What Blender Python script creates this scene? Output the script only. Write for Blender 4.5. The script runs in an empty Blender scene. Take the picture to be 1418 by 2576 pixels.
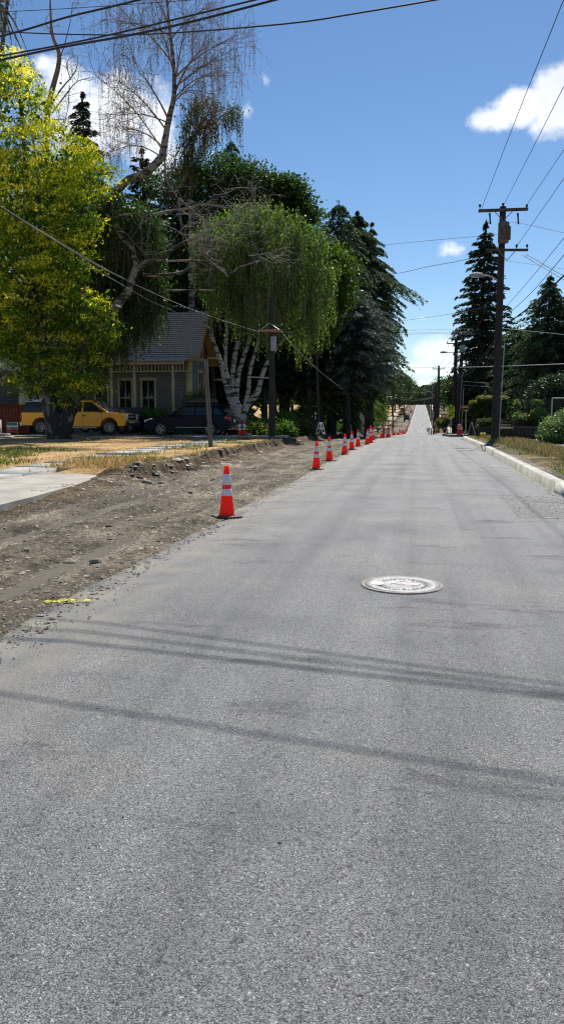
import bpy, bmesh, math, random
import numpy as np
from mathutils import Vector, Matrix
rng = np.random.default_rng(11)
random.seed(5)
R_ = math.radians
scene = bpy.context.scene
SKYSAT, SKYVAL, EXPO = 1.12, .78, 0.5
COL = scene.collection

# ------------------------------------------------------------------ camera model
F = 1950.0; H = 1.42
PIT = math.atan(248 / F)
YAW = math.atan(347 / F * math.cos(PIT))
HF = np.array([-math.sin(YAW), math.cos(YAW), 0.0]); RT = np.array([math.cos(YAW), math.sin(YAW), 0.0])
UPV = np.array([0, 0, 1.0]); CAM = np.array([0, 0, H])
def ray(px, py):
    a = (px - 709) / F; b = (1288 - py) / F
    v = math.cos(PIT) * HF - math.sin(PIT) * UPV + a * RT + b * (math.sin(PIT) * HF + math.cos(PIT) * UPV)
    return v / v.dot(HF)
def P(px, py, D): return CAM + ray(px, py) * D
def G(px, py, z=0.0):
    v = ray(px, py); return CAM + v * ((z - H) / v[2])
KY = np.array([-50, 0, 35, 48, 59, 75, 92, 115, 138, 160, 208, 276, 340, 432, 470, 560, 700, 4000.])
KZ = np.array([0, 0, 0, -.12, -.40, -.72, -1.08, -1.62, -2.12, -2.2, -1.0, 1.07, 3.0, 5.85, 6.4, 5.0, 3, 3.])
def zr(y): return np.interp(y, KY, KZ)
def PX(px, D, z=None):
    """point at picture column px and distance D on the terrain"""
    p = P(px, 1040, D); p[2] = zr(p[1]) if z is None else z + zr(p[1]); return p

# ------------------------------------------------------------------ materials
def newmat(name):
    m = bpy.data.materials.new(name); m.use_nodes = True; nt = m.node_tree; nt.nodes.clear()
    out = nt.nodes.new('ShaderNodeOutputMaterial'); return m, nt, out
def N(nt, typ, **kw):
    n = nt.nodes.new(typ)
    for k, v in kw.items():
        if k in ('ins',):
            for kk, vv in v.items(): n.inputs[kk].default_value = vv
        else: setattr(n, k, v)
    return n
def col4(c): return (c[0], c[1], c[2], 1)
def ramp(nt, stops, interp='LINEAR'):
    n = nt.nodes.new('ShaderNodeValToRGB'); e = n.color_ramp.elements; n.color_ramp.interpolation = interp
    while len(e) < len(stops): e.new(0.5)
    for i, (p, c) in enumerate(stops): e[i].position = p; e[i].color = col4(c) if len(c) == 3 else c
    return n
def mix(nt, fac, a, b, blend='MIX'):
    n = nt.nodes.new('ShaderNodeMix'); n.data_type = 'RGBA'; n.blend_type = blend
    for s, v in ((n.inputs[0], fac), (n.inputs[6], a), (n.inputs[7], b)):
        if hasattr(v, 'links') or isinstance(v, bpy.types.NodeSocket): nt.links.new(v, s)
        elif isinstance(v, (int, float)): s.default_value = v
        else: s.default_value = col4(v)
    return n.outputs[2]
def simple(name, c, rough=.7, var=.25, scale=6., bump=0., bscale=None, metal=0., stretch=None, coat=0., spec=.5, c2=None):
    m, nt, out = newmat(name); L = nt.links
    b = N(nt, 'ShaderNodeBsdfPrincipled'); L.new(b.outputs[0], out.inputs[0])
    b.inputs['Roughness'].default_value = rough; b.inputs['Metallic'].default_value = metal
    b.inputs['Coat Weight'].default_value = coat; b.inputs['Specular IOR Level'].default_value = spec
    tc = N(nt, 'ShaderNodeTexCoord'); vec = tc.outputs['Object']
    if stretch:
        mp = N(nt, 'ShaderNodeMapping'); mp.inputs['Scale'].default_value = stretch; L.new(vec, mp.inputs[0]); vec = mp.outputs[0]
    no = N(nt, 'ShaderNodeTexNoise'); no.inputs['Scale'].default_value = scale; no.inputs['Detail'].default_value = 6; L.new(vec, no.inputs[0])
    c2 = c2 or tuple(x * (1 - var) for x in c); c3 = tuple(min(1, x * (1 + var)) for x in c)
    r = ramp(nt, [(.3, c2), (.7, c3)]); L.new(no.outputs[0], r.inputs[0]); L.new(r.outputs[0], b.inputs['Base Color'])
    if bump:
        n2 = N(nt, 'ShaderNodeTexNoise'); n2.inputs['Scale'].default_value = bscale or scale * 4; n2.inputs['Detail'].default_value = 5; L.new(vec, n2.inputs[0])
        bp = N(nt, 'ShaderNodeBump'); bp.inputs['Strength'].default_value = bump; bp.inputs['Distance'].default_value = .02
        L.new(n2.outputs[0], bp.inputs['Height']); L.new(bp.outputs[0], b.inputs['Normal'])
    return m
def foliage(name, stops, trans=.35, rough=.55, dirt=None):
    m, nt, out = newmat(name); L = nt.links
    at = N(nt, 'ShaderNodeAttribute', attribute_name='tint'); r = ramp(nt, stops); L.new(at.outputs['Fac'], r.inputs[0])
    d = N(nt, 'ShaderNodeBsdfPrincipled'); d.inputs['Roughness'].default_value = rough; d.inputs['Specular IOR Level'].default_value = .25
    L.new(r.outputs[0], d.inputs['Base Color'])
    if dirt:
        tc = N(nt, 'ShaderNodeTexCoord'); no = N(nt, 'ShaderNodeTexNoise'); no.inputs['Scale'].default_value = 11; no.inputs['Detail'].default_value = 8; L.new(tc.outputs['Object'], no.inputs[0]); dr = ramp(nt, [(.48, (0, 0, 0)), (.72, (.75, .75, .75))]); L.new(no.outputs[0], dr.inputs[0]); L.new(mix(nt, dr.outputs[0], r.outputs[0], dirt), d.inputs['Base Color'])
    t = N(nt, 'ShaderNodeBsdfTranslucent'); hs = N(nt, 'ShaderNodeHueSaturation'); hs.inputs['Saturation'].default_value = 1.1; hs.inputs['Value'].default_value = 1.5
    L.new(r.outputs[0], hs.inputs['Color']); L.new(hs.outputs[0], t.inputs[0])
    ms = N(nt, 'ShaderNodeMixShader'); ms.inputs[0].default_value = trans; L.new(d.outputs[0], ms.inputs[1]); L.new(t.outputs[0], ms.inputs[2]); L.new(ms.outputs[0], out.inputs[0])
    return m

def asphalt_mat():
    m, nt, out = newmat('asphalt'); L = nt.links
    b = N(nt, 'ShaderNodeBsdfPrincipled'); L.new(b.outputs[0], out.inputs[0]); b.inputs['Specular IOR Level'].default_value = .28
    tc = N(nt, 'ShaderNodeTexCoord'); ob = tc.outputs['Object']
    wn = N(nt, 'ShaderNodeTexNoise'); wn.inputs['Scale'].default_value = 60; L.new(ob, wn.inputs[0])
    wv = mix(nt, .012, ob, wn.outputs['Color'], 'LINEAR_LIGHT')
    v = N(nt, 'ShaderNodeTexVoronoi'); v.inputs['Scale'].default_value = 185; L.new(wv, v.inputs['Vector'])
    bw = N(nt, 'ShaderNodeSeparateColor'); L.new(v.outputs['Color'], bw.inputs[0])
    r1 = ramp(nt, [(0, (.13, .132, .134)), (.25, (.198, .200, .201)), (.8, (.248, .250, .250)), (.95, (.32, .32, .316)), (1, (.50, .49, .47))]); L.new(bw.outputs[0], r1.inputs[0])
    # hue variation of the stones
    r1b = ramp(nt, [(0, (.92, 1.0, 1.0)), (.5, (1, 1, 1)), (1, (1.06, 1, .95))]); L.new(bw.outputs[1], r1b.inputs[0])
    c = mix(nt, .6, r1.outputs[0], r1b.outputs[0], 'MULTIPLY')
    rd = ramp(nt, [(.0, (1.04, 1.04, 1.04)), (.44, (.98, .98, .98)), (.70, (.30, .30, .31))]); L.new(v.outputs['Distance'], rd.inputs[0])
    # crevices between stones, their shade darkened into the colour
    c = mix(nt, 1, c, rd.outputs[0], 'MULTIPLY')
    nf = N(nt, 'ShaderNodeTexNoise'); nf.inputs['Scale'].default_value = 190; nf.inputs['Detail'].default_value = 5; nf.inputs['Roughness'].default_value = .7; L.new(ob, nf.inputs[0])
    rf = ramp(nt, [(.35, (.06, .06, .07)), (.42, (.95, .95, .95)), (.72, (1.18, 1.17, 1.16))]); L.new(nf.outputs[0], rf.inputs[0])
    c = mix(nt, .6, c, rf.outputs[0], 'MULTIPLY')
    # pits: dark crumbs of open mix
    n3 = N(nt, 'ShaderNodeTexNoise'); n3.inputs['Scale'].default_value = 34; n3.inputs['Detail'].default_value = 3; L.new(ob, n3.inputs[0])
    r3 = ramp(nt, [(.28, (.25, .25, .26)), (.38, (1, 1, 1))]); L.new(n3.outputs[0], r3.inputs[0]); c = mix(nt, .7, c, r3.outputs[0], 'MULTIPLY')
    # broad patches and lengthwise wear
    n4 = N(nt, 'ShaderNodeTexNoise'); n4.inputs['Scale'].default_value = .9; n4.inputs['Detail'].default_value = 5; L.new(ob, n4.inputs[0])
    r4 = ramp(nt, [(.28, (.66, .67, .70)), (.46, (.97, .97, .98)), (.55, (1, 1, 1)), (.72, (1.24, 1.21, 1.14))]); L.new(n4.outputs[0], r4.inputs[0]); c = mix(nt, 1, c, r4.outputs[0], 'MULTIPLY')
    mp = N(nt, 'ShaderNodeMapping'); mp.inputs['Scale'].default_value = (2.2, .06, 1); L.new(ob, mp.inputs[0])
    n5 = N(nt, 'ShaderNodeTexNoise'); n5.inputs['Scale'].default_value = 1.2; n5.inputs['Detail'].default_value = 6; L.new(mp.outputs[0], n5.inputs[0])
    r5 = ramp(nt, [(.33, (.70, .71, .73)), (.5, (1, 1, 1)), (.68, (1.16, 1.16, 1.17))]); L.new(n5.outputs[0], r5.inputs[0]); c = mix(nt, .9, c, r5.outputs[0], 'MULTIPLY')
    # scuffed dark bitumen scrapes, mostly far up
    mp2 = N(nt, 'ShaderNodeMapping'); mp2.inputs['Scale'].default_value = (.5, 1.7, 1); mp2.inputs['Rotation'].default_value = (0, 0, .12); L.new(ob, mp2.inputs[0])
    n6 = N(nt, 'ShaderNodeTexNoise'); n6.inputs['Scale'].default_value = 1.4; n6.inputs['Detail'].default_value = 9; n6.inputs['Roughness'].default_value = .68; L.new(mp2.outputs[0], n6.inputs[0])
    r6 = ramp(nt, [(.57, (1, 1, 1)), (.66, (.50, .50, .51))]); L.new(n6.outputs[0], r6.inputs[0]); c = mix(nt, .9, c, r6.outputs[0], 'MULTIPLY')
    # tan dust tracked along the left edge and in pale smears
    sp = N(nt, 'ShaderNodeSeparateXYZ'); L.new(ob, sp.inputs[0])
    n7 = N(nt, 'ShaderNodeTexNoise'); n7.inputs['Scale'].default_value = 2.6; n7.inputs['Detail'].default_value = 7; L.new(ob, n7.inputs[0])
    ed = N(nt, 'ShaderNodeMapRange'); ed.inputs['From Min'].default_value = -1.5; ed.inputs['From Max'].default_value = -2.6; L.new(sp.outputs[0], ed.inputs[0])
    ml = N(nt, 'ShaderNodeMath', operation='MULTIPLY_ADD'); L.new(n7.outputs[0], ml.inputs[0]); ml.inputs[1].default_value = 2.6; ml.inputs[2].default_value = -.85
    m2 = N(nt, 'ShaderNodeMath', operation='MULTIPLY'); m2.use_clamp = True; L.new(ed.outputs[0], m2.inputs[0]); L.new(ml.outputs[0], m2.inputs[1])
    mc = N(nt, 'ShaderNodeMath', operation='MULTIPLY_ADD'); mc.use_clamp = True; L.new(m2.outputs[0], mc.inputs[0]); mc.inputs[1].default_value = 1.3; mc.inputs[2].default_value = 0
    c = mix(nt, mc.outputs[0], c, (.27, .245, .20))
    n8 = N(nt, 'ShaderNodeTexNoise'); n8.inputs['Scale'].default_value = 1.7; n8.inputs['Detail'].default_value = 4; mp3 = N(nt, 'ShaderNodeMapping'); mp3.inputs['Location'].default_value = (7, 3, 0); L.new(ob, mp3.inputs[0]); L.new(mp3.outputs[0], n8.inputs[0])
    r8 = ramp(nt, [(.62, (0, 0, 0)), (.80, (.22, .22, .22))]); L.new(n8.outputs[0], r8.inputs[0]); c = mix(nt, r8.outputs[0], c, (.26, .24, .19))
    L.new(c, b.inputs['Base Color'])
    b.inputs['Roughness'].default_value = .7
    inv = N(nt, 'ShaderNodeMath', operation='SUBTRACT'); inv.inputs[0].default_value = 1; L.new(v.outputs['Distance'], inv.inputs[1])
    add = N(nt, 'ShaderNodeMath', operation='ADD'); L.new(inv.outputs[0], add.inputs[0]); L.new(nf.outputs[0], add.inputs[1])
    bp = N(nt, 'ShaderNodeBump'); bp.inputs['Strength'].default_value = .6; bp.inputs['Distance'].default_value = .005; L.new(add.outputs[0], bp.inputs['Height']); L.new(bp.outputs[0], b.inputs['Normal'])
    return m
def dirt_mat():
    m, nt, out = newmat('excavated_dirt'); L = nt.links
    b = N(nt, 'ShaderNodeBsdfPrincipled'); L.new(b.outputs[0], out.inputs[0]); b.inputs['Roughness'].default_value = .95; b.inputs['Specular IOR Level'].default_value = .15
    tc = N(nt, 'ShaderNodeTexCoord'); ob = tc.outputs['Object']
    n1 = N(nt, 'ShaderNodeTexNoise'); n1.inputs['Scale'].default_value = .8; n1.inputs['Detail'].default_value = 6; L.new(ob, n1.inputs[0])
    r1 = ramp(nt, [(.32, (.092, .078, .058)), (.5, (.20, .172, .128)), (.7, (.36, .315, .24))]); L.new(n1.outputs[0], r1.inputs[0])
    n2 = N(nt, 'ShaderNodeTexNoise'); n2.inputs['Scale'].default_value = 14; n2.inputs['Detail'].default_value = 8; n2.inputs['Roughness'].default_value = .75; L.new(ob, n2.inputs[0])
    r2 = ramp(nt, [(.36, (.38, .36, .34)), (.52, (1, 1, 1)), (.66, (1.5, 1.48, 1.42))]); L.new(n2.outputs[0], r2.inputs[0])
    c = mix(nt, 1, r1.outputs[0], r2.outputs[0], 'MULTIPLY')
    v = N(nt, 'ShaderNodeTexVoronoi'); v.inputs['Scale'].default_value = 24; mpv = N(nt, 'ShaderNodeMapping'); mpv.inputs['Scale'].default_value = (.8, 1.3, 1); L.new(ob, mpv.inputs[0]); L.new(mpv.outputs[0], v.inputs['Vector'])
    sc = N(nt, 'ShaderNodeSeparateColor'); L.new(v.outputs['Color'], sc.inputs[0])
    rs = ramp(nt, [(0, (.14, .13, .11)), (.6, (.33, .29, .23)), (1, (.62, .56, .46))]); L.new(sc.outputs[0], rs.inputs[0])
    rm = ramp(nt, [(.26, (1, 1, 1)), (.40, (0, 0, 0))]); L.new(v.outputs['Distance'], rm.inputs[0])
    gt = ramp(nt, [(.52, (0, 0, 0)), (.6, (1, 1, 1))]); L.new(sc.outputs[1], gt.inputs[0])
    mm = mix(nt, 1, rm.outputs[0], gt.outputs[0], 'MULTIPLY')
    c = mix(nt, mm, c, rs.outputs[0])
    sx = N(nt, 'ShaderNodeMapping'); sx.inputs['Scale'].default_value = (2.6, .12, 1); L.new(ob, sx.inputs[0])
    n9 = N(nt, 'ShaderNodeTexNoise'); n9.inputs['Scale'].default_value = 1.; n9.inputs['Detail'].default_value = 4; L.new(sx.outputs[0], n9.inputs[0])
    r9 = ramp(nt, [(.38, (.68, .66, .64)), (.6, (1.15, 1.13, 1.1))]); L.new(n9.outputs[0], r9.inputs[0]); c = mix(nt, 1, c, r9.outputs[0], 'MULTIPLY')
    sp = N(nt, 'ShaderNodeSeparateXYZ'); L.new(ob, sp.inputs[0]); mr = N(nt, 'ShaderNodeMapRange'); mr.inputs['From Min'].default_value = -5.5; mr.inputs['From Max'].default_value = -6.3; L.new(sp.outputs[0], mr.inputs[0])
    c = mix(nt, mr.outputs[0], c, mix(nt, 1, c, (.58, .50, .41), 'MULTIPLY'))
    L.new(c, b.inputs['Base Color'])
    ad = N(nt, 'ShaderNodeMath', operation='MULTIPLY_ADD'); L.new(mm, ad.inputs[0]); ad.inputs[1].default_value = .5; L.new(n2.outputs[0], ad.inputs[2])
    bp = N(nt, 'ShaderNodeBump'); bp.inputs['Strength'].default_value = 1; bp.inputs['Distance'].default_value = .05; L.new(ad.outputs[0], bp.inputs['Height']); L.new(bp.outputs[0], b.inputs['Normal'])
    return m
def lawn_mat(name, a, bcol, cgreen, thr=.55):
    m, nt, out = newmat(name); L = nt.links
    b = N(nt, 'ShaderNodeBsdfPrincipled'); L.new(b.outputs[0], out.inputs[0]); b.inputs['Roughness'].default_value = .95; b.inputs['Specular IOR Level'].default_value = .1
    tc = N(nt, 'ShaderNodeTexCoord'); ob = tc.outputs['Object']
    n1 = N(nt, 'ShaderNodeTexNoise'); n1.inputs['Scale'].default_value = .5; n1.inputs['Detail'].default_value = 7; L.new(ob, n1.inputs[0])
    r1 = ramp(nt, [(.3, a), (.6, bcol)]); L.new(n1.outputs[0], r1.inputs[0])
    n2 = N(nt, 'ShaderNodeTexNoise'); n2.inputs['Scale'].default_value = 25; n2.inputs['Detail'].default_value = 8; n2.inputs['Roughness'].default_value = .75; L.new(ob, n2.inputs[0])
    r2 = ramp(nt, [(.35, (.45, .42, .38)), (.55, (1.1, 1.1, 1.05))]); L.new(n2.outputs[0], r2.inputs[0])
    c = mix(nt, 1, r1.outputs[0], r2.outputs[0], 'MULTIPLY')
    n3 = N(nt, 'ShaderNodeTexNoise'); n3.inputs['Scale'].default_value = .33; n3.inputs['Detail'].default_value = 8; mp = N(nt, 'ShaderNodeMapping'); mp.inputs['Location'].default_value = (4, 9, 0); L.new(ob, mp.inputs[0]); L.new(mp.outputs[0], n3.inputs[0])
    r3 = ramp(nt, [(thr, (0, 0, 0)), (thr + .1, (1, 1, 1))]); L.new(n3.outputs[0], r3.inputs[0]); c = mix(nt, r3.outputs[0], c, cgreen)
    L.new(c, b.inputs['Base Color'])
    bp = N(nt, 'ShaderNodeBump'); bp.inputs['Strength'].default_value = 1; bp.inputs['Distance'].default_value = .04; L.new(n2.outputs[0], bp.inputs['Height']); L.new(bp.outputs[0], b.inputs['Normal'])
    return m
def birch_mat(name, light, dark, thr=.52, scale=(3, 3, 14)):
    m, nt, out = newmat(name); L = nt.links
    b = N(nt, 'ShaderNodeBsdfPrincipled'); L.new(b.outputs[0], out.inputs[0]); b.inputs['Roughness'].default_value = .8
    tc = N(nt, 'ShaderNodeTexCoord'); mp = N(nt, 'ShaderNodeMapping'); mp.inputs['Scale'].default_value = scale; L.new(tc.outputs['Object'], mp.inputs[0])
    n = N(nt, 'ShaderNodeTexNoise'); n.inputs['Scale'].default_value = .8; n.inputs['Detail'].default_value = 5; L.new(mp.outputs[0], n.inputs[0])
    r = ramp(nt, [(thr - .04, light), (thr + .05, dark)]); L.new(n.outputs[0], r.inputs[0]); L.new(r.outputs[0], b.inputs['Base Color'])
    bp = N(nt, 'ShaderNodeBump'); bp.inputs['Strength'].default_value = .6; bp.inputs['Distance'].default_value = .03; L.new(n.outputs[0], bp.inputs['Height']); L.new(bp.outputs[0], b.inputs['Normal'])
    return m
def wave_mat(name, c1, c2, scale, axis='Z', rough=.8, dist=.3, thr=.12):
    """lapped boards or shingle courses: narrow dark joint lines"""
    m, nt, out = newmat(name); L = nt.links
    b = N(nt, 'ShaderNodeBsdfPrincipled'); L.new(b.outputs[0], out.inputs[0]); b.inputs['Roughness'].default_value = rough
    tc = N(nt, 'ShaderNodeTexCoord'); w = N(nt, 'ShaderNodeTexWave'); w.bands_direction = axis; w.wave_profile = 'SAW'; w.inputs['Scale'].default_value = scale; w.inputs['Distortion'].default_value = dist
    L.new(tc.outputs['Object'], w.inputs[0]); n = N(nt, 'ShaderNodeTexNoise'); n.inputs['Scale'].default_value = 7; n.inputs['Detail'].default_value = 5; L.new(tc.outputs['Object'], n.inputs[0])
    r = ramp(nt, [(0, c2), (thr, c2), (thr + .1, c1)]); L.new(w.outputs[0], r.inputs[0])
    r2 = ramp(nt, [(.3, (.7, .7, .7)), (.7, (1.2, 1.2, 1.2))]); L.new(n.outputs[0], r2.inputs[0])
    L.new(mix(nt, 1, r.outputs[0], r2.outputs[0], 'MULTIPLY'), b.inputs['Base Color'])
    bp = N(nt, 'ShaderNodeBump'); bp.inputs['Strength'].default_value = .5; bp.inputs['Distance'].default_value = .02; L.new(w.outputs[0], bp.inputs['Height']); L.new(bp.outputs[0], b.inputs['Normal'])
    return m

M = dict(
    asphalt=asphalt_mat(), dirt=dirt_mat(),
    ground=simple('earth', (.10, .085, .06), .95, .4, .6, .5, 8),
    lawn=lawn_mat('dry_lawn', (.34, .22, .10), (.60, .39, .20), (.12, .14, .05), .55),
    verge=lawn_mat('dry_verge', (.17, .13, .07), (.30, .23, .12), (.08, .09, .035), .5),
    garden=lawn_mat('garden_ground', (.06, .05, .03), (.14, .12, .06), (.04, .06, .02), .5),
    concrete=simple('concrete', (.36, .33, .275), .85, .22, 1.6, .35, 40),
    kerbc=simple('kerb_concrete', (.40, .39, .345), .85, .25, 2.2, .4, 60),
    oldconc=simple('old_concrete', (.34, .335, .31), .9, .3, 1.5, .4, 40),
    cone=foliage('cone_orange', [(0, (.95, .045, .014)), (1, (.95, .045, .014))], .34, .5, (.42, .10, .06)),
    coned=simple('cone_orange_dirty', (.78, .05, .025), .55, .25, 14),
    refl=simple('reflective_white', (.80, .74, .80), .35, .12, 30),
    rubber=simple('black_rubber', (.035, .033, .032), .6, .5, 14, c2=(.018, .017, .016)),
    wood_dark=simple('creosoted_wood', (.036, .027, .023), .85, .45, 3, .7, 30, stretch=(6, 6, .5)),
    wood_grey=simple('weathered_wood', (.13, .115, .09), .85, .4, 3, .6, 30, stretch=(8, 8, .7)),
    arm=simple('crossarm_wood', (.10, .075, .058), .85, .4, 4),
    armor=simple('crossarm_orange', (.42, .19, .09), .8, .25, 4),
    metal=simple('galvanised', (.42, .43, .42), .45, .2, 8, metal=.6),
    steel=simple('dull_steel', (.24, .25, .25), .5, .2, 8, metal=.3),
    alloy=simple('wheel_alloy', (.55, .55, .54), .35, .1, 8, metal=.6),
    wire=simple('cable_black', (.018, .02, .03), .6, .2, 5),
    wirelight=simple('cable_pale', (.40, .42, .42), .5, .2, 5),
    rust=simple('transformer_paint', (.16, .12, .10), .7, .4, 6),
    greyp=simple('grey_paint', (.30, .32, .32), .6, .15, 4),
    bark=birch_mat('birch_bark', (.33, .315, .285), (.04, .034, .027), .53, (2.4, 2.4, 8)),
    barkd=birch_mat('old_birch_bark', (.30, .26, .20), (.045, .036, .028), .5, (2.5, 2.5, 7)),
    barkb=birch_mat('furrowed_bark', (.17, .15, .13), (.022, .018, .015), .43, (7, 7, 1.6)),
    twig=simple('bare_twig', (.22, .155, .115), .85, .3, 2), twigp=simple('dead_pale_twig', (.24, .21, .18), .85, .3, 2),
    trunkd=simple('dark_bark', (.05, .038, .03), .9, .4, 3, .8, 12, stretch=(3, 3, .6)),
    yellow=foliage('locust_leaves', [(0, (.035, .08, .014)), (.35, (.15, .25, .026)), (.6, (.40, .46, .04)), (1, (.85, .76, .10))], .52),
    birchl=foliage('birch_leaves', [(0, (.045, .085, .018)), (.6, (.135, .23, .042)), (1, (.32, .42, .10))], .5),
    birchdark=foliage('birch_leaves_deep', [(0, (.022, .05, .012)), (.7, (.075, .135, .03)), (1, (.17, .25, .06))], .42),
    birchbrown=foliage('birch_leaves_brown', [(0, (.03, .05, .015)), (.5, (.09, .11, .03)), (.8, (.15, .12, .04)), (1, (.28, .13, .07))], .38),
    maple=foliage('maple_leaves', [(0, (.03, .06, .010)), (.6, (.085, .15, .018)), (1, (.19, .28, .035))], .42),
    fir=foliage('fir_needles', [(0, (.016, .032, .016)), (.7, (.040, .066, .030)), (1, (.11, .15, .06))], .15, .7),
    deodar=foliage('deodar_needles', [(0, (.02, .042, .018)), (.6, (.075, .125, .048)), (1, (.23, .32, .11))], .22, .7),
    atlas=foliage('blue_cedar_needles', [(0, (.035, .055, .044)), (.6, (.13, .175, .135)), (1, (.34, .40, .30))], .15, .7),
    spruce=foliage('spruce_needles', [(0, (.016, .026, .014)), (.7, (.040, .055, .028)), (1, (.09, .09, .04))], .08, .7),
    shrub=foliage('shrub_leaves', [(0, (.03, .065, .012)), (.6, (.09, .17, .025)), (1, (.22, .33, .06))], .4),
    hedgel=foliage('hedge_leaves', [(0, (.03, .045, .012)), (.6, (.08, .11, .025)), (1, (.38, .34, .11))], .3),
    laurel=foliage('laurel_leaves', [(0, (.012, .028, .010)), (.7, (.035, .07, .022)), (1, (.20, .27, .10))], .15, .5),
    bramble=foliage('bramble_leaves', [(0, (.04, .08, .025)), (.6, (.10, .18, .055)), (1, (.26, .33, .13))], .3, .45),
    faryg=foliage('far_tree_leaves', [(0, (.03, .06, .012)), (.6, (.09, .14, .022)), (1, (.25, .24, .06))], .35),
    farg=foliage('far_dark_leaves', [(0, (.018, .036, .012)), (.7, (.045, .08, .022)), (1, (.09, .13, .035))], .25),
    drygrass=foliage('dry_grass', [(0, (.11, .10, .035)), (.5, (.30, .215, .085)), (1, (.62, .43, .21))], .35),
    vergegrass=foliage('verge_grass', [(0, (.07, .08, .03)), (.5, (.21, .175, .075)), (1, (.42, .34, .18))], .3),
    greengrass=foliage('green_weeds', [(0, (.05, .08, .02)), (.6, (.13, .17, .04)), (1, (.30, .30, .08))], .35),
    flower=simple('yellow_petals', (.85, .68, .04), .6, .1, 5),
    stone=foliage('stones', [(0, (.05, .044, .035)), (.7, (.17, .145, .105)), (1, (.40, .35, .27))], 0.0, .8),
    paint_y=simple('yellow_paint', (.70, .66, .08), .7, .35, 22),
    truck=simple('truck_yellow_paint', (.95, .39, .006), .35, .05, 3, coat=.3),
    navy=simple('navy_car_paint', (.003, .005, .018), .3, .1, 3, coat=0, spec=.12),
    blackp=simple('black_plastic', (.012, .012, .014), .45, .2, 5),
    glass=simple('car_glass', (.015, .02, .022), .08, .1, 2, spec=.8), 
    glasslt=simple('windscreen', (.10, .14, .14), .05, .3, 2, spec=1.),
    lamp=simple('lamp_lens', (.62, .64, .62), .15, .1, 9), redlamp=simple('tail_lens', (.45, .02, .015), .15, .1, 9),
    tyre=simple('tyre', (.02, .02, .02), .8, .2, 9), silver=simple('silver_paint', (.45, .46, .47), .3, .05, 3, coat=.5), 
    bluecar=simple('pale_blue_paint', (.12, .19, .32), .3, .05, 3, coat=.5),
    siding=wave_mat('grey_siding', (.20, .19, .17), (.075, .07, .065), 1.9, 'Z'),
    sidingd=wave_mat('dark_siding', (.11, .105, .10), (.04, .04, .04), 1.9, 'Z'),
    burg=wave_mat('burgundy_shingle', (.13, .035, .035), (.05, .015, .015), 2.4, 'Z'),
    roof=wave_mat('roof_shingle', (.50, .40, .31), (.11, .09, .07), 2.2, 'Z', .9, 1.2, .3),
    tan=simple('tan_trim', (.55, .46, .26), .7, .12, 3), eave=simple('ochre_soffit', (.42, .26, .07), .7, .2, 3),
    white=simple('white_paint', (.72, .72, .68), .6, .1, 4), porchroof=simple('porch_roofing', (.34, .37, .40), .4, .15, 2),
    redfence=wave_mat('red_cedar_fence', (.24, .060, .030), (.07, .018, .01), 1.5, 'X', .8, 0, .1),
    brownfence=wave_mat('brown_fence', (.05, .035, .025), (.015, .01, .008), 1.5, 'X', .8, 0, .1),
    greyfence=wave_mat('grey_fence', (.09, .085, .075), (.03, .03, .028), 1.8, 'X', .85, 0, .1),
    retain=simple('dark_block_wall', (.045, .038, .032), .9, .5, 2.5, .8, 12, stretch=(5, 5, .6)),
    signy=simple('sign_yellow_green', (.86, .95, .03), .45, .06, 3), signblk=simple('sign_black', (.01, .01, .01), .5, .1, 3),
    signback=simple('sign_back', (.33, .31, .27), .55, .15, 5), signor=simple('sign_orange', (.75, .25, .02), .5, .1, 5),
    signgr=simple('sign_green', (.03, .20, .12), .5, .1, 5), signred=simple('sign_red', (.45, .02, .02), .5, .1, 5),
    excav=simple('machine_yellow', (.70, .30, .02), .5, .15, 4), iron=simple('cast_iron', (.27, .265, .27), .5, .22, 9, .5, 60, metal=.15),
    rusti=simple('rusty_iron', (.30, .245, .20), .8, .35, 12, .5, 60), pink=simple('pink_stain', (.62, .42, .42), .7, .3, 14), cream=simple('cream_stain', (.66, .62, .45), .7, .25, 14),
    cloth=simple('dark_cloth', (.012, .012, .014), .9, .3, 12), skin=simple('skin', (.42, .24, .17), .6, .1, 12), cap=simple('grey_cap', (.3, .3, .28), .8, .1, 12),
    redpl=simple('red_plastic', (.62, .022, .02), .45, .15, 7),
)
M['hub'] = M['steel']; M['relief'] = simple('relief_iron', (.20, .195, .195), .6, .3, 20)

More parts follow.
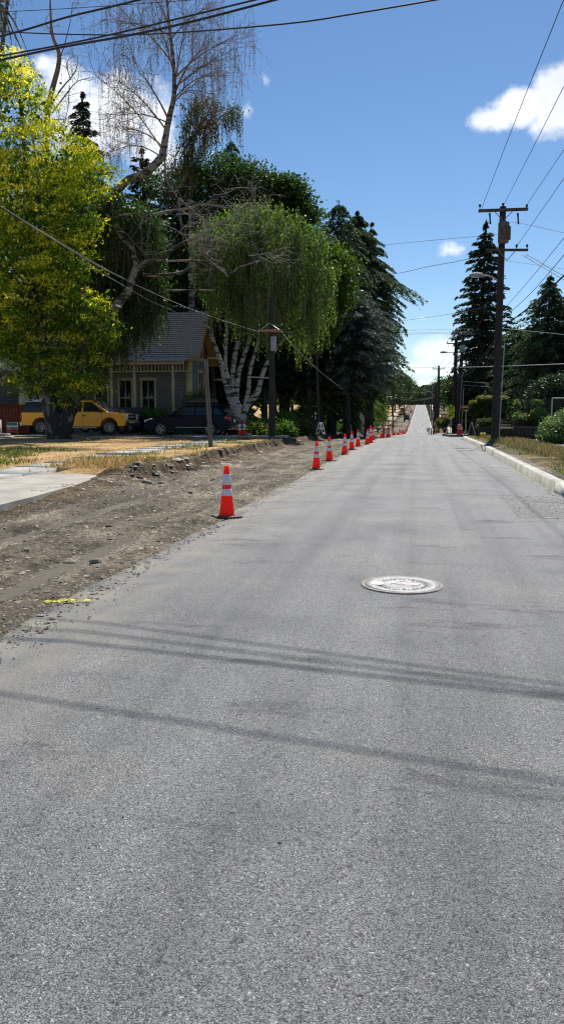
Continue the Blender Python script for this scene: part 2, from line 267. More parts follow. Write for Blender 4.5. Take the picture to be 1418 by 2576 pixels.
# ------------------------------------------------------------------ mesh builder
class MB:
    def __init__(s): s.V = []; s.F = []; s.n = 0; s.T = []; s.mi = []; s.cur = 0
    def add(s, v, f, tint=None):
        v = np.asarray(v, float).reshape(-1, 3); s.V.append(v)
        f = np.asarray(f, int); s.F.append(f + s.n); s.mi.append(np.full(len(f), s.cur))
        s.T.append(np.full(len(f), .5) if tint is None else np.broadcast_to(tint, (len(f),)).astype(float)); s.n += len(v); return s
    def box(s, c, d, rz=0, rx=0, ry=0):
        x, y, z = (t / 2 for t in d)
        v = np.array([(-x, -y, -z), (x, -y, -z), (x, y, -z), (-x, y, -z), (-x, -y, z), (x, -y, z), (x, y, z), (-x, y, z)])
        if rx or ry or rz:
            m = np.array(Matrix.Rotation(rz, 3, 'Z') @ Matrix.Rotation(ry, 3, 'Y') @ Matrix.Rotation(rx, 3, 'X')); v = v @ m.T
        return s.add(v + np.array(c), [(0, 3, 2, 1), (4, 5, 6, 7), (0, 1, 5, 4), (1, 2, 6, 5), (2, 3, 7, 6), (3, 0, 4, 7)])
    def hexa(s, v8): return s.add(v8, [(0, 3, 2, 1), (4, 5, 6, 7), (0, 1, 5, 4), (1, 2, 6, 5), (2, 3, 7, 6), (3, 0, 4, 7)])
    def tube(s, pts, rad, n=6, cap=True, wob=0):
        pts = np.asarray(pts, float); k = len(pts); rad = np.broadcast_to(rad, (k,))
        t = np.gradient(pts, axis=0); t /= np.linalg.norm(t, axis=1)[:, None] + 1e-9
        ref = np.array([0, 0, 1.]) if abs(t[:, 2]).mean() < .8 else np.array([1., 0, 0])
        u = np.cross(t, ref); u /= np.linalg.norm(u, axis=1)[:, None] + 1e-9; w = np.cross(t, u)
        a = np.arange(n) / n * 2 * math.pi
        rr = rad[:, None] * np.ones(n)[None] * (1 + (rng.uniform(-wob, wob, (k, n)) if wob else 0))
        ring = pts[:, None] + rr[..., None] * (np.cos(a)[None, :, None] * u[:, None] + np.sin(a)[None, :, None] * w[:, None])
        i = np.arange(k - 1)[:, None] * n; j = np.arange(n)[None]; j2 = (j + 1) % n
        f = np.stack([i + j, i + j2, i + n + j2, i + n + j], -1).reshape(-1, 4)
        s.add(ring.reshape(-1, 3), f)
        if cap and n > 3:
            for e in (0, k - 1):
                b = s.n; s.add(np.vstack([ring[e], pts[e][None]]), [(q, (q + 1) % n, n, n) for q in range(n)])
        return s
    def lathe(s, prof, n=16, c=(0, 0, 0), closed=False):
        prof = np.array(prof, float); k = len(prof); a = np.arange(n) / n * 2 * math.pi
        v = np.stack([prof[:, 0][:, None] * np.cos(a), prof[:, 0][:, None] * np.sin(a), np.repeat(prof[:, 1][:, None], n, 1)], -1).reshape(-1, 3) + np.array(c)
        i = np.arange(k - 1)[:, None] * n; j = np.arange(n)[None]; j2 = (j + 1) % n
        return s.add(v, np.stack([i + j, i + j2, i + n + j2, i + n + j], -1).reshape(-1, 4))
    def quads(s, c, a, b, tint=None):
        """leaf diamonds: centres c, half-vectors a (long) and b (wide)"""
        v = np.stack([c - a, c + b - a * .15, c + a, c - b - a * .15], 1).reshape(-1, 3); k = len(c)
        return s.add(v, np.arange(4 * k).reshape(k, 4), tint)
    def prism(s, poly, y0, y1, axis='Y'):
        """closed polygon (u,v) extruded along axis; caps by bmesh later"""
        poly = [tuple(p) for p in poly]; n = len(poly)
        def mk(u, v, w): return (u, w, v) if axis == 'Y' else ((w, u, v) if axis == 'X' else (u, v, w))
        s.pris = getattr(s, 'pris', []); s.pris.append(([mk(u, v, y0) for u, v in poly], [mk(u, v, y1) for u, v in poly], s.cur)); return s
    def build(s, name, mat, parent=None, world=False, smooth=False, bevel=0, loc=None, seg=2):
        me = bpy.data.meshes.new(name)
        V = np.vstack(s.V) if s.V else np.zeros((0, 3))
        org = np.zeros(3)
        if world and parent is not None: org = np.array(parent['_loc'])
        if loc is not None: org = np.array(loc, float)
        V = V - org
        if s.F:
            me.vertices.add(len(V)); me.vertices.foreach_set('co', V.astype(np.float32).ravel())
            F_ = np.vstack(s.F); deg = F_[:, 2] == F_[:, 3]
            tot = np.where(deg, 3, 4); start = np.concatenate([[0], np.cumsum(tot)[:-1]])
            loops = F_.ravel()[~np.stack([np.zeros_like(deg), np.zeros_like(deg), np.zeros_like(deg), deg], 1).ravel()]
            me.loops.add(len(loops)); me.loops.foreach_set('vertex_index', loops.astype(np.int32))
            me.polygons.add(len(F_)); me.polygons.foreach_set('loop_start', start.astype(np.int32))
            me.polygons.foreach_set('material_index', np.concatenate(s.mi).astype(np.int32))
            at = me.attributes.new('tint', 'FLOAT', 'FACE'); at.data.foreach_set('value', np.concatenate(s.T).astype(np.float32))
            me.update(calc_edges=True)
        if getattr(s, 'pris', None):
            bm = bmesh.new(); bm.from_mesh(me)
            for A, B, mi in s.pris:
                va = [bm.verts.new(np.array(p) - org) for p in A]; vb = [bm.verts.new(np.array(p) - org) for p in B]; n = len(va)
                fs = [bm.faces.new(va), bm.faces.new(vb[::-1])] + [bm.faces.new((va[i], vb[i], vb[(i + 1) % n], va[(i + 1) % n])) for i in range(n)]
                for f in fs: f.material_index = mi
                bmesh.ops.recalc_face_normals(bm, faces=fs)
            bmesh.ops.triangulate(bm, faces=[f for f in bm.faces if len(f.verts) > 4])
            bm.to_mesh(me); bm.free(); me.update()
        for m in (mat if isinstance(mat, (list, tuple)) else [mat]): me.materials.append(M[m] if isinstance(m, str) else m)
        if smooth: me.polygons.foreach_set('use_smooth', [True] * len(me.polygons))
        o = bpy.data.objects.new(name, me); COL.objects.link(o)
        if parent is not None: o.parent = parent
        if loc is not None: o.location = loc
        if bevel:
            b = o.modifiers.new('b', 'BEVEL'); b.width = bevel; b.segments = seg; b.limit_method = 'ANGLE'
        return o
def tag(o, label=None, cat=None, group=None, kind=None):
    if label: o['label'] = label
    if cat: o['category'] = cat
    if group: o['group'] = group
    if kind: o['kind'] = kind
    return o
def thing(name, label, cat, loc=(0, 0, 0), rz=0, group=None):
    o = bpy.data.objects.new(name, None); COL.objects.link(o); o.location = loc; o.rotation_euler = (0, 0, rz); o.empty_display_size = .2
    o['_loc'] = [float(x) for x in loc]; return tag(o, label, cat, group)
def kids(o): return [c for c in o.children]
def dup(root, loc, rz=None, label=None, group=None, scale=None, rot=None):
    r = root.copy(); COL.objects.link(r); r.location = loc; r['_loc'] = [float(x) for x in loc]
    if rz is not None: r.rotation_euler = (0, 0, rz)
    if rot is not None: r.rotation_euler = rot
    if label: r['label'] = label
    if group: r['group'] = group
    if scale: r.scale = (scale,) * 3 if isinstance(scale, (int, float)) else scale
    for ch in list(root.children):
        c = ch.copy(); COL.objects.link(c); c.parent = r
        for g in ch.children:
            d = g.copy(); COL.objects.link(d); d.parent = c
    return r
def struct(name, mb, mat, smooth=False): return tag(mb.build(name, mat, smooth=smooth), kind='structure')
def unit(v): return v / (np.linalg.norm(v, axis=-1, keepdims=True) + 1e-9)
def rdir(n): return unit(rng.normal(size=(n, 3)))
def fbm(x, y, s, seed=0, octs=4):
    """cheap value noise"""
    r = np.zeros(np.broadcast(x, y).shape); amp = 1; tot = 0
    for o in range(octs):
        X = x * s + seed * 17.3; Y = y * s + seed * 9.1; xi = np.floor(X).astype(int); yi = np.floor(Y).astype(int); fx = X - xi; fy = Y - yi
        h = lambda a, b: ((np.sin(a * 127.1 + b * 311.7 + seed * 3.3 + o) * 43758.5453) % 1.0)
        fx = fx * fx * (3 - 2 * fx); fy = fy * fy * (3 - 2 * fy)
        r = r + amp * ((h(xi, yi) * (1 - fx) + h(xi + 1, yi) * fx) * (1 - fy) + (h(xi, yi + 1) * (1 - fx) + h(xi + 1, yi + 1) * fx) * fy)
        tot += amp; amp *= .5; s = s * 2.03
    return r / tot - .5
def grid(mb, xs, ys, zf):
    xs = np.asarray(xs, float); ys = np.asarray(ys, float); X, Y = np.meshgrid(xs, ys); Z = zf(X, Y)
    if isinstance(Z, tuple): X, Z = Z
    n = len(xs); m = len(ys); i = (np.arange(m - 1)[:, None] * n + np.arange(n - 1)[None]).ravel()
    return mb.add(np.stack([X, Y, Z], -1).reshape(-1, 3), np.stack([i, i + 1, i + n + 1, i + n], 1))
YS = np.concatenate([np.arange(-8, 60, 2.), np.arange(60, 480, 5.), [500, 540, 600, 700, 1000, 2000, 4000]])

# ------------------------------------------------------------------ ground
g = MB(); grid(g, [-3000, -600, -120, -60, -30, -12, -7.5, -2.5, 2.5, 6, 12, 30, 60, 120, 600, 3000], np.concatenate([[-400, -40], YS]), lambda X, Y: zr(Y) - .14)
struct('ground', g, 'ground')
LX = -2.62; RX = 2.42
def edge(y): return LX + .15 * fbm(y, y * 0, .55, 3) * 2 + .09 * fbm(y, y * 0, 3.1, 4)
ry = np.concatenate([np.arange(-6, 50, .12), np.arange(50, 150, 1.), np.arange(150, 500, 4.)])
V = []; g = MB()
xs_t = np.array([0, 0.0, .02, .1, .3, .5, .7, .9, 1.0])
X = edge(ry)[:, None] * (1 - xs_t[None]) + (RX + .02) * xs_t[None]; Z = np.repeat(zr(ry)[:, None], 9, 1); Z[:, 0] -= .12; X[:, 0] -= .05
Z[:, 3:8] += .02
Y = np.repeat(ry[:, None], 9, 1); n = 9; m = len(ry); i = (np.arange(m - 1)[:, None] * n + np.arange(n - 1)[None]).ravel()
g.add(np.stack([X, Y, Z], -1).reshape(-1, 3), np.stack([i, i + 1, i + n + 1, i + n], 1)); struct('road', g, 'asphalt', smooth=True)
g = MB(); grid(g, [RX + .01, 4, 8, 40], np.arange(49, 70, 2.), lambda X, Y: zr(Y) + .004); struct('cross_street', g, 'asphalt')
g = MB(); grid(g, [RX + .03, 5, 9, 12], np.arange(-6, 13.9, 1.2), lambda X, Y: zr(Y) + .004); struct('side_driveway', g, 'asphalt')

# excavated strip with its bank
def ztop(y): return zr(y) + .2
def dirtz(X, Y):
    z = zr(Y) - .085 + .06 * fbm(X, Y, .6, 1) + .06 * fbm(X * 1.0, Y * .5, 3.3, 2) + .055 * fbm(X, Y, 9, 5, 3)
    z += .035 * np.sin(X * 5.5 + fbm(X * 0, Y, .1, 7) * 4)
    for xr in (-3.35, -4.05, -4.95, -5.55): z -= .045 * np.exp(-((X - xr - .5 * fbm(Y, X * 0, .16, xr)) / .13) ** 2) * (1 + fbm(X, Y, 4, 13))
    bx = -6.35 + .35 * fbm(Y, Y * 0, .45, 9) * 2
    t = np.clip((bx - X) / (.26 + .3 * fbm(X, Y, 2.2, 8)), 0, 1); t = t * t * (3 - 2 * t)
    near = np.clip((Y - 16.4) / 1.2, 0, 1); t = t * near
    lump = (.24 * fbm(X, Y, 2.6, 6, 5) + .13 * fbm(X, Y, 8, 16, 3)) * np.clip(1 - abs(X - bx + .15) / .9, 0, 1) * near
    lead = np.clip((-5.7 - X) / .9, 0, 1) * (1 - near)
    return np.where(Y < 200, z + t * .25 + lump + lead * .075, z + t * .2)
g = MB(); grid(g, np.linspace(-7.3, -2.45, 98), np.arange(3.0, 42, .06), dirtz)
grid(g, np.linspace(-7.3, -2.45, 40), np.concatenate([np.arange(42 - .06, 90, .4), np.arange(90, 480, 3.)]), dirtz)
struct('excavated_dirt', g, 'dirt', smooth=True)
# stones strewn on the dirt
def stones(mb, n, xr, yr, smin, smax, zf, dens=None):
    y = rng.uniform(0, 1, n) ** 1.6 * (yr[1] - yr[0]) + yr[0]; x = rng.uniform(*xr, n)
    s = smin * (smax / smin) ** (rng.uniform(0, 1, n) ** 2.2)
    z = zf(x, y)
    base = np.array([(1, 0, 0), (.5, .87, 0), (-.5, .87, 0), (-1, 0, 0), (-.5, -.87, 0), (.5, -.87, 0), (.35, .2, .75), (-.4, .25, .65), (-.05, -.45, .7)])
    f = np.array([(0, 1, 6, 6), (1, 2, 7, 6), (2, 3, 7, 7), (3, 4, 8, 7), (4, 5, 8, 8), (5, 0, 6, 8), (6, 7, 8, 8)])
    v = base[None] * rng.uniform(.6, 1.3, (n, 9, 1)) * s[:, None, None] * np.stack([rng.uniform(.8, 1.6, n), rng.uniform(.6, 1, n), rng.uniform(.25, .65, n)], 1)[:, None]
    a = rng.uniform(0, 6.28, n); c, sn = np.cos(a)[:, None], np.sin(a)[:, None]
    v = np.stack([v[..., 0] * c - v[..., 1] * sn, v[..., 0] * sn + v[..., 1] * c, v[..., 2]], -1) + np.stack([x, y, z - s * .12], 1)[:, None]
    F_ = (f[None] + (np.arange(n) * 9)[:, None, None]).reshape(-1, 4)
    mb.add(v.reshape(-1, 3), F_, np.repeat(rng.uniform(0, 1, n), 7))
g = MB(); stones(g, 26000, (-7.0, -2.5), (3.2, 20), .008, .040, dirtz); stones(g, 3500, (-7.0, -2.6), (14, 45), .015, .07, dirtz); stones(g, 3600, (-2.80, -2.38), (3, 42), .006, .024, lambda x, y: zr(y) + .012); stones(g, 900, (-6.7, -5.3), (15.5, 42), .04, .14, lambda x, y: dirtz(x, y) - .01)
tag(g.build('gravel', 'stone'), 'brown gravel and broken stone strewn over the excavated strip', 'gravel', kind='stuff')
g = MB(); stones(g, 1500, (-2.62, -1.6), (3, 30), .005, .014, lambda x, y: zr(y) + .018); stones(g, 5200, (1.35, 2.9), (10.8, 13.8), .006, .02, lambda x, y: zr(y) + .025); stones(g, 900, (2.28, 2.42), (14, 48), .006, .024, lambda x, y: zr(y) + .02); stones(g, 900, (1.5, 2.42), (9, 19), .005, .018, lambda x, y: zr(y) + .02); stones(g, 200, (-2, 2), (2, 34), .004, .010, lambda x, y: zr(y) + .022)
tag(g.build('debris', 'rubber'), 'dark crumbs of asphalt scattered on the road surface', 'crumbs', kind='stuff')
for k, (px, py, s, lab) in enumerate([(177, 1390, .105, 'flat pale rock lying alone on the near gravel'), (240, 1405, .075, 'small angular rock just right of the flat pale rock'), (276, 1338, .06, 'dark rounded rock in the middle of the gravel strip'),
        (275, 1312, .06, 'little dark rock behind the dark rounded one'), (352, 1200, .12, 'dark broken concrete lump at the foot of the dirt bank'), (368, 1210, .15, 'pale wedge of broken concrete in front of the dirt bank'), (410, 1209, .13, 'low grey stone right of the pale concrete wedge'), (537, 1205, .12, 'dark clod of soil behind the nearest cone')]):
    p = G(px, py, -.03); mb = MB(); m_ = 7
    a = np.arange(m_) / m_ * 6.283; jit = rng.uniform(.7, 1.25, m_); lev = [(.8, -.15), (1, .08), (.78, .34), (.35, .43), (0, .47)]; prof = []
    for r_, z_ in lev: prof += [(r_ * math.cos(t) * s * .8 * jit[q], r_ * math.sin(t) * s * .55 * jit[q], z_ * s * (1 + .3 * math.sin(t + k) * r_)) for q, t in enumerate(a)]
    fc = [(r * m_ + j, r * m_ + (j + 1) % m_, r * m_ + m_ + (j + 1) % m_, r * m_ + m_ + j) for r in range(4) for j in range(m_)]
    mb.add(np.array(prof), fc, .8 if 'pale' in lab else (.5 if 'dark' in lab else .68)); o = mb.build('rock', 'stone'); o.location = (p[0], p[1], float(dirtz(np.array(p[0]), np.array(p[1])))); tag(o, lab, 'rock')

# left side: verge, walk, lawn
g = MB(); grid(g, [-120, -60, -40, -30, -25, -20, -17, -15, -13, -12, -11, -10.5, -9.95, -8.75, -8.2, -7.7, -7.25, -6.9, -6.7], np.arange(16.9, 39, .6), lambda X, Y: ztop(Y) - .05 + np.where((X < -8.7) & (X > -10), -.03, .07 * fbm(X, Y, .6, 2) + .05 * (X < -7)) - np.where(X > -6.8, .12, 0) - .17 * np.clip((20.6 - Y) / 3.4, 0, 1))
grid(g, [-120, -60, -40, -30, -25, -20, -17, -15, -13, -12, -11, -10.5, -9.95, -9.5], np.arange(-6, 17.6, .6), lambda X, Y: ztop(Y) - .05 + np.where(X > -10, -.13, .07 * fbm(X, Y, .6, 2)))
struct('lawn', g, 'lawn', smooth=True)
g = MB()
for k in range(26):
    y0 = -6 + k * 1.7; g.box((-9.35, y0 + .84, (-.005 if k < 14 else (.02, .05, .08, .10)[min(3, k - 14)]) + .01 * math.sin(k * 2.3)), (1.2, 1.675, .14), 0, .06 if k == 13 else 0)
struct('sidewalk', g, 'oldconc')
g = MB()
ap = [(-6.12, 7.5), (-6.2, 9.5), (-6.35, 12), (-6.6, 14.2), (-6.85, 15.6), (-7.2, 16.6), (-8.7, 17.2), (-8.7, 7.5)]
g.prism([(-8.72, -3), (-5.95, -3), (-5.98, 4)] + ap, -.10, .035, 'Z'); struct('driveway_apron', g, 'concrete')
g = MB(); grid(g, np.linspace(-120, -7.4, 60), np.arange(38.9, 46.5, .5), lambda X, Y: zr(Y) + .22 + .02 * fbm(X, Y, 1, 3)); struct('driveway', g, simple('pale_bounce_gravel', (.42, .38, .31), .95, .3, 3, .5, 30))  # gravel made paler to bounce light up onto the cars and house front
g = MB(); g.box((-8.6, 40, .22), (3.6, 1.7, .08)); struct('path', g, 'concrete')
g = MB(); grid(g, np.linspace(-140, -7.2, 40), np.concatenate([np.arange(46.3, 100, 2.), np.arange(100, 480, 8.)]), lambda X, Y: zr(Y) + .14 + .12 * fbm(X, Y, .4, 3)); struct('garden_ground', g, 'lawn')  # takes the lighter lawn colour to bounce more light upward
g = MB(); grid(g, [-9.4, -8.2], np.concatenate([np.arange(46.3, 100, 2.), np.arange(100, 480, 8.)]), lambda X, Y: zr(Y) + .24); struct('far_sidewalk', g, 'concrete')
# right side
g = MB(); grid(g, [2.60, 2.7, 2.85, 3.1, 3.4, 3.8, 4.3, 4.8, 5.3, 5.45], np.arange(13.6, 49, .3), lambda X, Y: zr(Y) + .13 + .05 * fbm(X, Y, 1.4, 2) + .03 * fbm(X, Y, 6, 3) + .05 * (X > 3)); struct('verge', g, 'verge', smooth=True)
g = MB(); grid(g, np.linspace(2.58, 3.12, 8), np.arange(13.6, 47, .1), lambda X, Y: zr(Y) + .175 + .05 * fbm(X, Y, 4, 2) + .03 * fbm(X, Y, 11, 3) - .1 * np.clip((X - 2.95) / .17, 0, 1)); struct('verge_soil', g, 'dirt', smooth=True)
g = MB()
for k in range(22): g.box((6.2, 8.9 + k * 1.8, .10 + .008 * math.sin(k)), (1.5, 1.77, .14))
struct('right_sidewalk', g, 'oldconc')
g = MB(); grid(g, np.linspace(6.9, 140, 40), np.concatenate([np.arange(0, 49, 2.)]), lambda X, Y: zr(Y) + .16 + .1 * fbm(X, Y, .4, 3)); grid(g, np.linspace(2.7, 140, 60), np.concatenate([np.arange(70, 100, 2.), np.arange(100, 480, 8.)]), lambda X, Y: zr(Y) + .1 + .1 * fbm(X, Y, .4, 3) * (X > 5)); struct('garden_soil', g, 'garden')
g = MB(); grid(g, [5.0, 6.6], np.concatenate([np.arange(72, 100, 2.), np.arange(100, 480, 8.)]), lambda X, Y: zr(Y) + .2); struct('hill_sidewalk', g, 'concrete')
# kerbs
def kerb(mb, pts, h=.195, w=.20, seg=0):
    pts = [np.array(p, float) for p in pts]
    for a, b in zip(pts[:-1], pts[1:]):
        d = unit(b - a); nrm = np.array([d[1], -d[0]])
        a2 = a + d * .006; b2 = b - d * .006
        za, zb = zr(a[1]), zr(b[1])
        ch = .022
        q = []
        for p, z in ((a2, za), (b2, zb)):
            q += [(*p, z - .05), (*(p + nrm * .015), z + h - ch), (*(p + nrm * (.015 + ch)), z + h), (*(p + nrm * w), z + h), (*(p + nrm * w), z - .05)]
        mb.add(q, [(0, 1, 6, 5), (1, 2, 7, 6), (2, 3, 8, 7), (3, 4, 9, 8), (0, 1, 3, 4), (1, 2, 3, 3), (5, 6, 8, 9), (6, 7, 8, 8)])
KH=.195; kb = MB(); ys_ = [14.7, 15.9] + list(np.arange(17.4, 26.9, 1.55)) + [27.1]
kerb(kb, [(RX, y) for y in ys_]); kerb(kb, [(RX, 27.25 + k * 1.55) for k in range(13)])
kerb(kb, [(RX, 45.85), (RX + .15, 47.2), (RX + .7, 48.4), (RX + 1.7, 49.2), (RX + 4, 49.5)])
tk = [(RX, 14.0), (RX + .2, 14.0)]
kb.hexa([(RX + .03, 13.9, -.05), (RX + .2, 13.9, -.05), (RX + .2, 14.69, -.05), (RX, 14.69, -.05), (RX + .06, 13.95, .06), (RX + .2, 13.95, .06), (RX + .2, 14.69, .195), (RX + .02, 14.69, .195)])
struct('kerb', kb, 'kerbc')
kb = MB(); kerb(kb, [(8, 70.4), (5.2, 70.6), (3.9, 70.9), (3.1, 71.8), (2.7, 73.2), (2.5, 75.5), (2.42, 80)][::-1]); kerb(kb, [(2.42, y) for y in np.arange(81.5, 130, 4)]); kerb(kb, [(2.42, y) for y in np.arange(146, 440, 6)]); struct('far_kerb', kb, 'kerbc')
g = MB(); g.box((3.5, 74.2, zr(74.2) + .09), (2.0, 6, .1)); struct('corner_pavement', g, 'concrete')
g = MB(); g.box((2.98, 14.0, .10), (.62, 1.1, .09), .08); tag(g.build('concrete_slab', 'white'), 'pale loose concrete slab behind the near end of the kerb', 'slab')
# manhole
pm = G(1010, 1472, .02); mh = thing('manhole_cover', 'round cast iron manhole cover set in the asphalt', 'manhole cover', (pm[0], pm[1], .021))
b = MB(); b.lathe([(.335, -.01), (.335, .008), (.31, .010), (.305, .002)], 48); b.build('frame', 'rusti', mh, smooth=True)
b = MB(); b.lathe([(.304, -.01), (.304, .008), (.22, .008), (.218, .005), (.16, .005), (.157, .009), (.150, .009), (.147, .006), (0.0005, .006)], 48); lid = b.build('lid', 'iron', mh)
b = MB()
for k in range(60):
    if k in (6, 7, 21, 22): continue
    a = k / 30 * 6.283; b.box((.190 * math.cos(a), .190 * math.sin(a), .0058), (.028, .007, .004), a + (k % 3 - 1) * .35); 
    if k % 2: b.box((.196 * math.cos(a + .06), .196 * math.sin(a + .06), .0058), (.007, .018, .004), a)
b.build('raised_lettering', 'relief', lid)
b = MB(); b.prism([(.08 * math.cos(t) * (1 + .2 * math.sin(3 * t)) + .07, .05 * math.sin(t) * (1 + .2 * math.cos(2 * t)) + .02) for t in np.arange(12) / 12 * 6.283], .007, .0085, 'Z'); b.build('stain', 'pink', lid)
b = MB(); b.prism([(.05 * math.cos(t) - .2, .085 * math.sin(t) * (1 + .2 * math.cos(2 * t))) for t in np.arange(12) / 12 * 6.283], .0095, .0105, 'Z'); b.build('stain', 'cream', lid)
b = MB()
for (x, y, w, h, a) in [(-.06, .03, .09, .010, .6), (-.02, -.02, .11, .010, -.5), (.03, .06, .07, .010, 1.2), (.09, -.03, .06, .008, 2.), (-.09, -.03, .06, .008, 1.6), (0, .1, .06, .008, 0), (.03, .0, .03, .03, .4)]: b.box((x, y, .0068), (w * .8, h * .7, .003), a)
b.build('emblem', 'relief', lid)
# yellow mark
pmk = G(158, 1518, 0); mb = MB()
for k in range(60):
    u = rng.uniform(-1, 1); cx_ = u * .16 + .01; cy_ = .05 * u + rng.normal() * .03 * (1.2 - .6 * abs(u)); L1 = rng.uniform(.006, .024); an = rng.normal() * .35 + .35
    mb.prism([(cx_ + L1 * math.cos(t + an) * (1 if abs(math.sin(t)) < .5 else .5) * rng.uniform(.7, 1.2), cy_ + L1 * .45 * math.sin(t + an) * rng.uniform(.7, 1.2)) for t in np.arange(6) * 1.047], .0, .002 + k * 2e-5, 'Z')
o = mb.build('paint_mark', 'paint_y'); o.location = (pmk[0] + .03, pmk[1], .021); tag(o, 'sprayed yellow survey arrow at the asphalt edge', 'paint mark')

# ------------------------------------------------------------------ cones
def cone_part(t):
    hc = .675; z0 = .035
    def rad(z): return .104 - (.104 - .033) * (z - z0) / hc
    zc = lambda f: z0 + hc * (1 - f)
    b = MB(); c = .18; k = .045; pl = [(-c + k, -c), (c - k, -c), (c, -c + k), (c, c - k), (c - k, c), (-c + k, c), (-c, c - k), (-c, -c + k)]
    b.prism(pl, 0.004, .03, 'Z')
    for sx in (-1, 1):
        for sy in (-1, 1): b.box((sx * .14, sy * .14, .004), (.04, .04, .008))
    b.build('base', 'rubber', t, bevel=.006)
    b = MB(); prof = [(.118, .030), (.116, .038), (.104, .045)]
    prof += [(rad(zc(f)), zc(f)) for f in (.95, .6, .46, .385, .165, .075)]
    prof += [(.031, zc(.07)), (.031, zc(.045)), (.037, zc(.04)), (.037, zc(.012)), (.030, zc(.0)), (.018, zc(-.002)), (.017, zc(.05)), (.002, zc(.05))]
    b.lathe(prof, 20); b.build('body', 'cone', t, smooth=True)
    for f0, f1 in ((.165, .380), (.462, .602)):
        b = MB(); b.lathe([(rad(zc(f1)) + .0005, zc(f1)), (rad(zc(f1)) + .003, zc(f1) + .003), (rad(zc(f0)) + .003, zc(f0) - .003), (rad(zc(f0)) + .0005, zc(f0))], 20); b.build('reflective_band', 'refl', t, smooth=True)
cone0 = thing('traffic_cone', 'orange traffic cone standing alone nearest along the gravel edge', 'traffic cone', (0, 0, 0), group='orange traffic cones along the road edge')
cone_part(cone0); GC = 'orange traffic cones along the road edge'
def on(px, py): p = G(px, py, 0); return p
p = G(571, 1302, 0); cone0.location = (p[0], p[1], zr(p[1]) + .002); cone0.rotation_euler = (0, 0, .55)
clist = [(795, 1181, .1, 'second traffic cone of the row, next beyond the nearest one'), (828, 1160, .2, 'third traffic cone of the row along the gravel edge'), (866, 1143, 0, 'fourth traffic cone, in the middle of the near row'),
         (884, 1131.5, .1, 'fifth traffic cone, close behind the fourth'), (900, 1123, .3, 'sixth traffic cone, just before the bunched pair'), (923, 1118, .6, 'front traffic cone of the bunched pair with wide base')]
for px, py, rz, lab in clist:
    p = G(px, py, 0); dup(cone0, (p[0], p[1], zr(p[1]) + .002), rot=(rng.normal() * .012, rng.normal() * .018, rz * 3), label=lab)
def DT(px, D): p = P(px, 1040, D); return (p[0], p[1], zr(p[1]) + .004)
dup(cone0, DT(932, 38.5), .2, 'rear traffic cone of the bunched pair, taller than the front one', scale=1.18)
dup(cone0, DT(938, 44), .9, 'half hidden traffic cone right behind the bunched pair')
dup(cone0, DT(960, 51), .5, 'traffic cone at the near left corner of the intersection', scale=1.05)
dup(cone0, DT(974, 58), .1, 'left cone of two standing side by side past the near corner')
dup(cone0, DT(979, 60), .1, 'right cone of two standing side by side past the near corner')
f = dup(cone0, (0, 0, 0), 0, 'traffic cone knocked over on its side by the dip in the road'); q = DT(1000, 90); f.location = (q[0], q[1], q[2] + .17); f.rotation_euler = (0, R_(96), R_(-20))
for k, D in enumerate([84, 86, 94, 96]): dup(cone0, DT([989, 993, 1004, 1006][k], D), k, 'small cone in the cluster around the knocked over cone', 'cones clustered round the fallen cone')
y = 104.
while y < 430:
    x = LX + rng.uniform(-.12, .12); dup(cone0, (x, y, zr(y)), rng.uniform(0, 3), 'small distant cone in the long row running up the hill', 'distant cones up the hill', scale=1.0)
    y += rng.uniform(2.2, 4.2) if y < 150 else rng.uniform(5, 9)
q = P(603, 1107, 40.3); dup(cone0, (q[0], q[1], .26), .2, 'left of two traffic cones on the driveway slab behind the dark car', 'pair of cones on the slab')
q = P(614, 1103, 41.5); dup(cone0, (q[0], q[1], .26), .2, 'right of two traffic cones on the driveway slab behind the dark car', 'pair of cones on the slab')
b = MB(); b.lathe([(.02, 0), (.12, .0), (.15, .05), (.13, .12), (.11, .13)], 12); o = b.build('bucket', 'greyp', smooth=True); q = P(626, 1103, 40.6); o.location = (q[0], q[1], .26); tag(o, 'small grey pan beside the two cones on the slab', 'bucket')

# tall red markers (tubular delineators and drums)
def marker(loc, h, r, lab, cat='delineator', group=None):
    t = thing('traffic_marker', lab, cat, loc, 0, group)
    b = MB(); b.lathe([(.2, 0), (.2, .03), (r + .02, .06)], 12); b.build('base', 'rubber', t, smooth=True)
    b = MB(); b.lathe([(r * 1.1, .05), (r, h * .5), (r * .9, h * .96), (r * .5, h), (.001, h)], 12); b.build('post', 'redpl', t, smooth=True)
    for f0 in (.62, .8):
        b = MB(); b.lathe([(r + .002, h * f0), (r + .004, h * (f0 + .01)), (r + .002, h * (f0 + .09))], 12); b.build('reflective_band', 'refl', t, smooth=True)
    return t
marker(DT(966, 56), 1.15, .05, 'slim red tubular marker left of the corner cones'); marker(DT(976, 62), 1.25, .05, 'slim red tubular marker between the two side by side cones')
marker(DT(964, 62), 1.0, .09, 'stout red marker post behind the corner cone')
marker(DT(1155, 72.5), 1.12, .18, 'red striped marker drum beside the poles on the right corner', 'drum'); marker(DT(1161.5, 73.5), 1.0, .06, 'red marker post just right of the striped drum'); 
marker(DT(1168, 74), .5, .05, 'short red marker leaning right of the drum'); marker(DT(1126, 76), .7, .07, 'red marker post under the school crossing sign')
marker(DT(1085, 98), .9, .07, 'red marker at the kerb return on the right of the far road'); marker(DT(1090, 99), .85, .07, 'red marker on the right edge past the intersection'); marker(DT(1079, 104), .95, .06, 'slim red marker at the road edge by the white barricade')
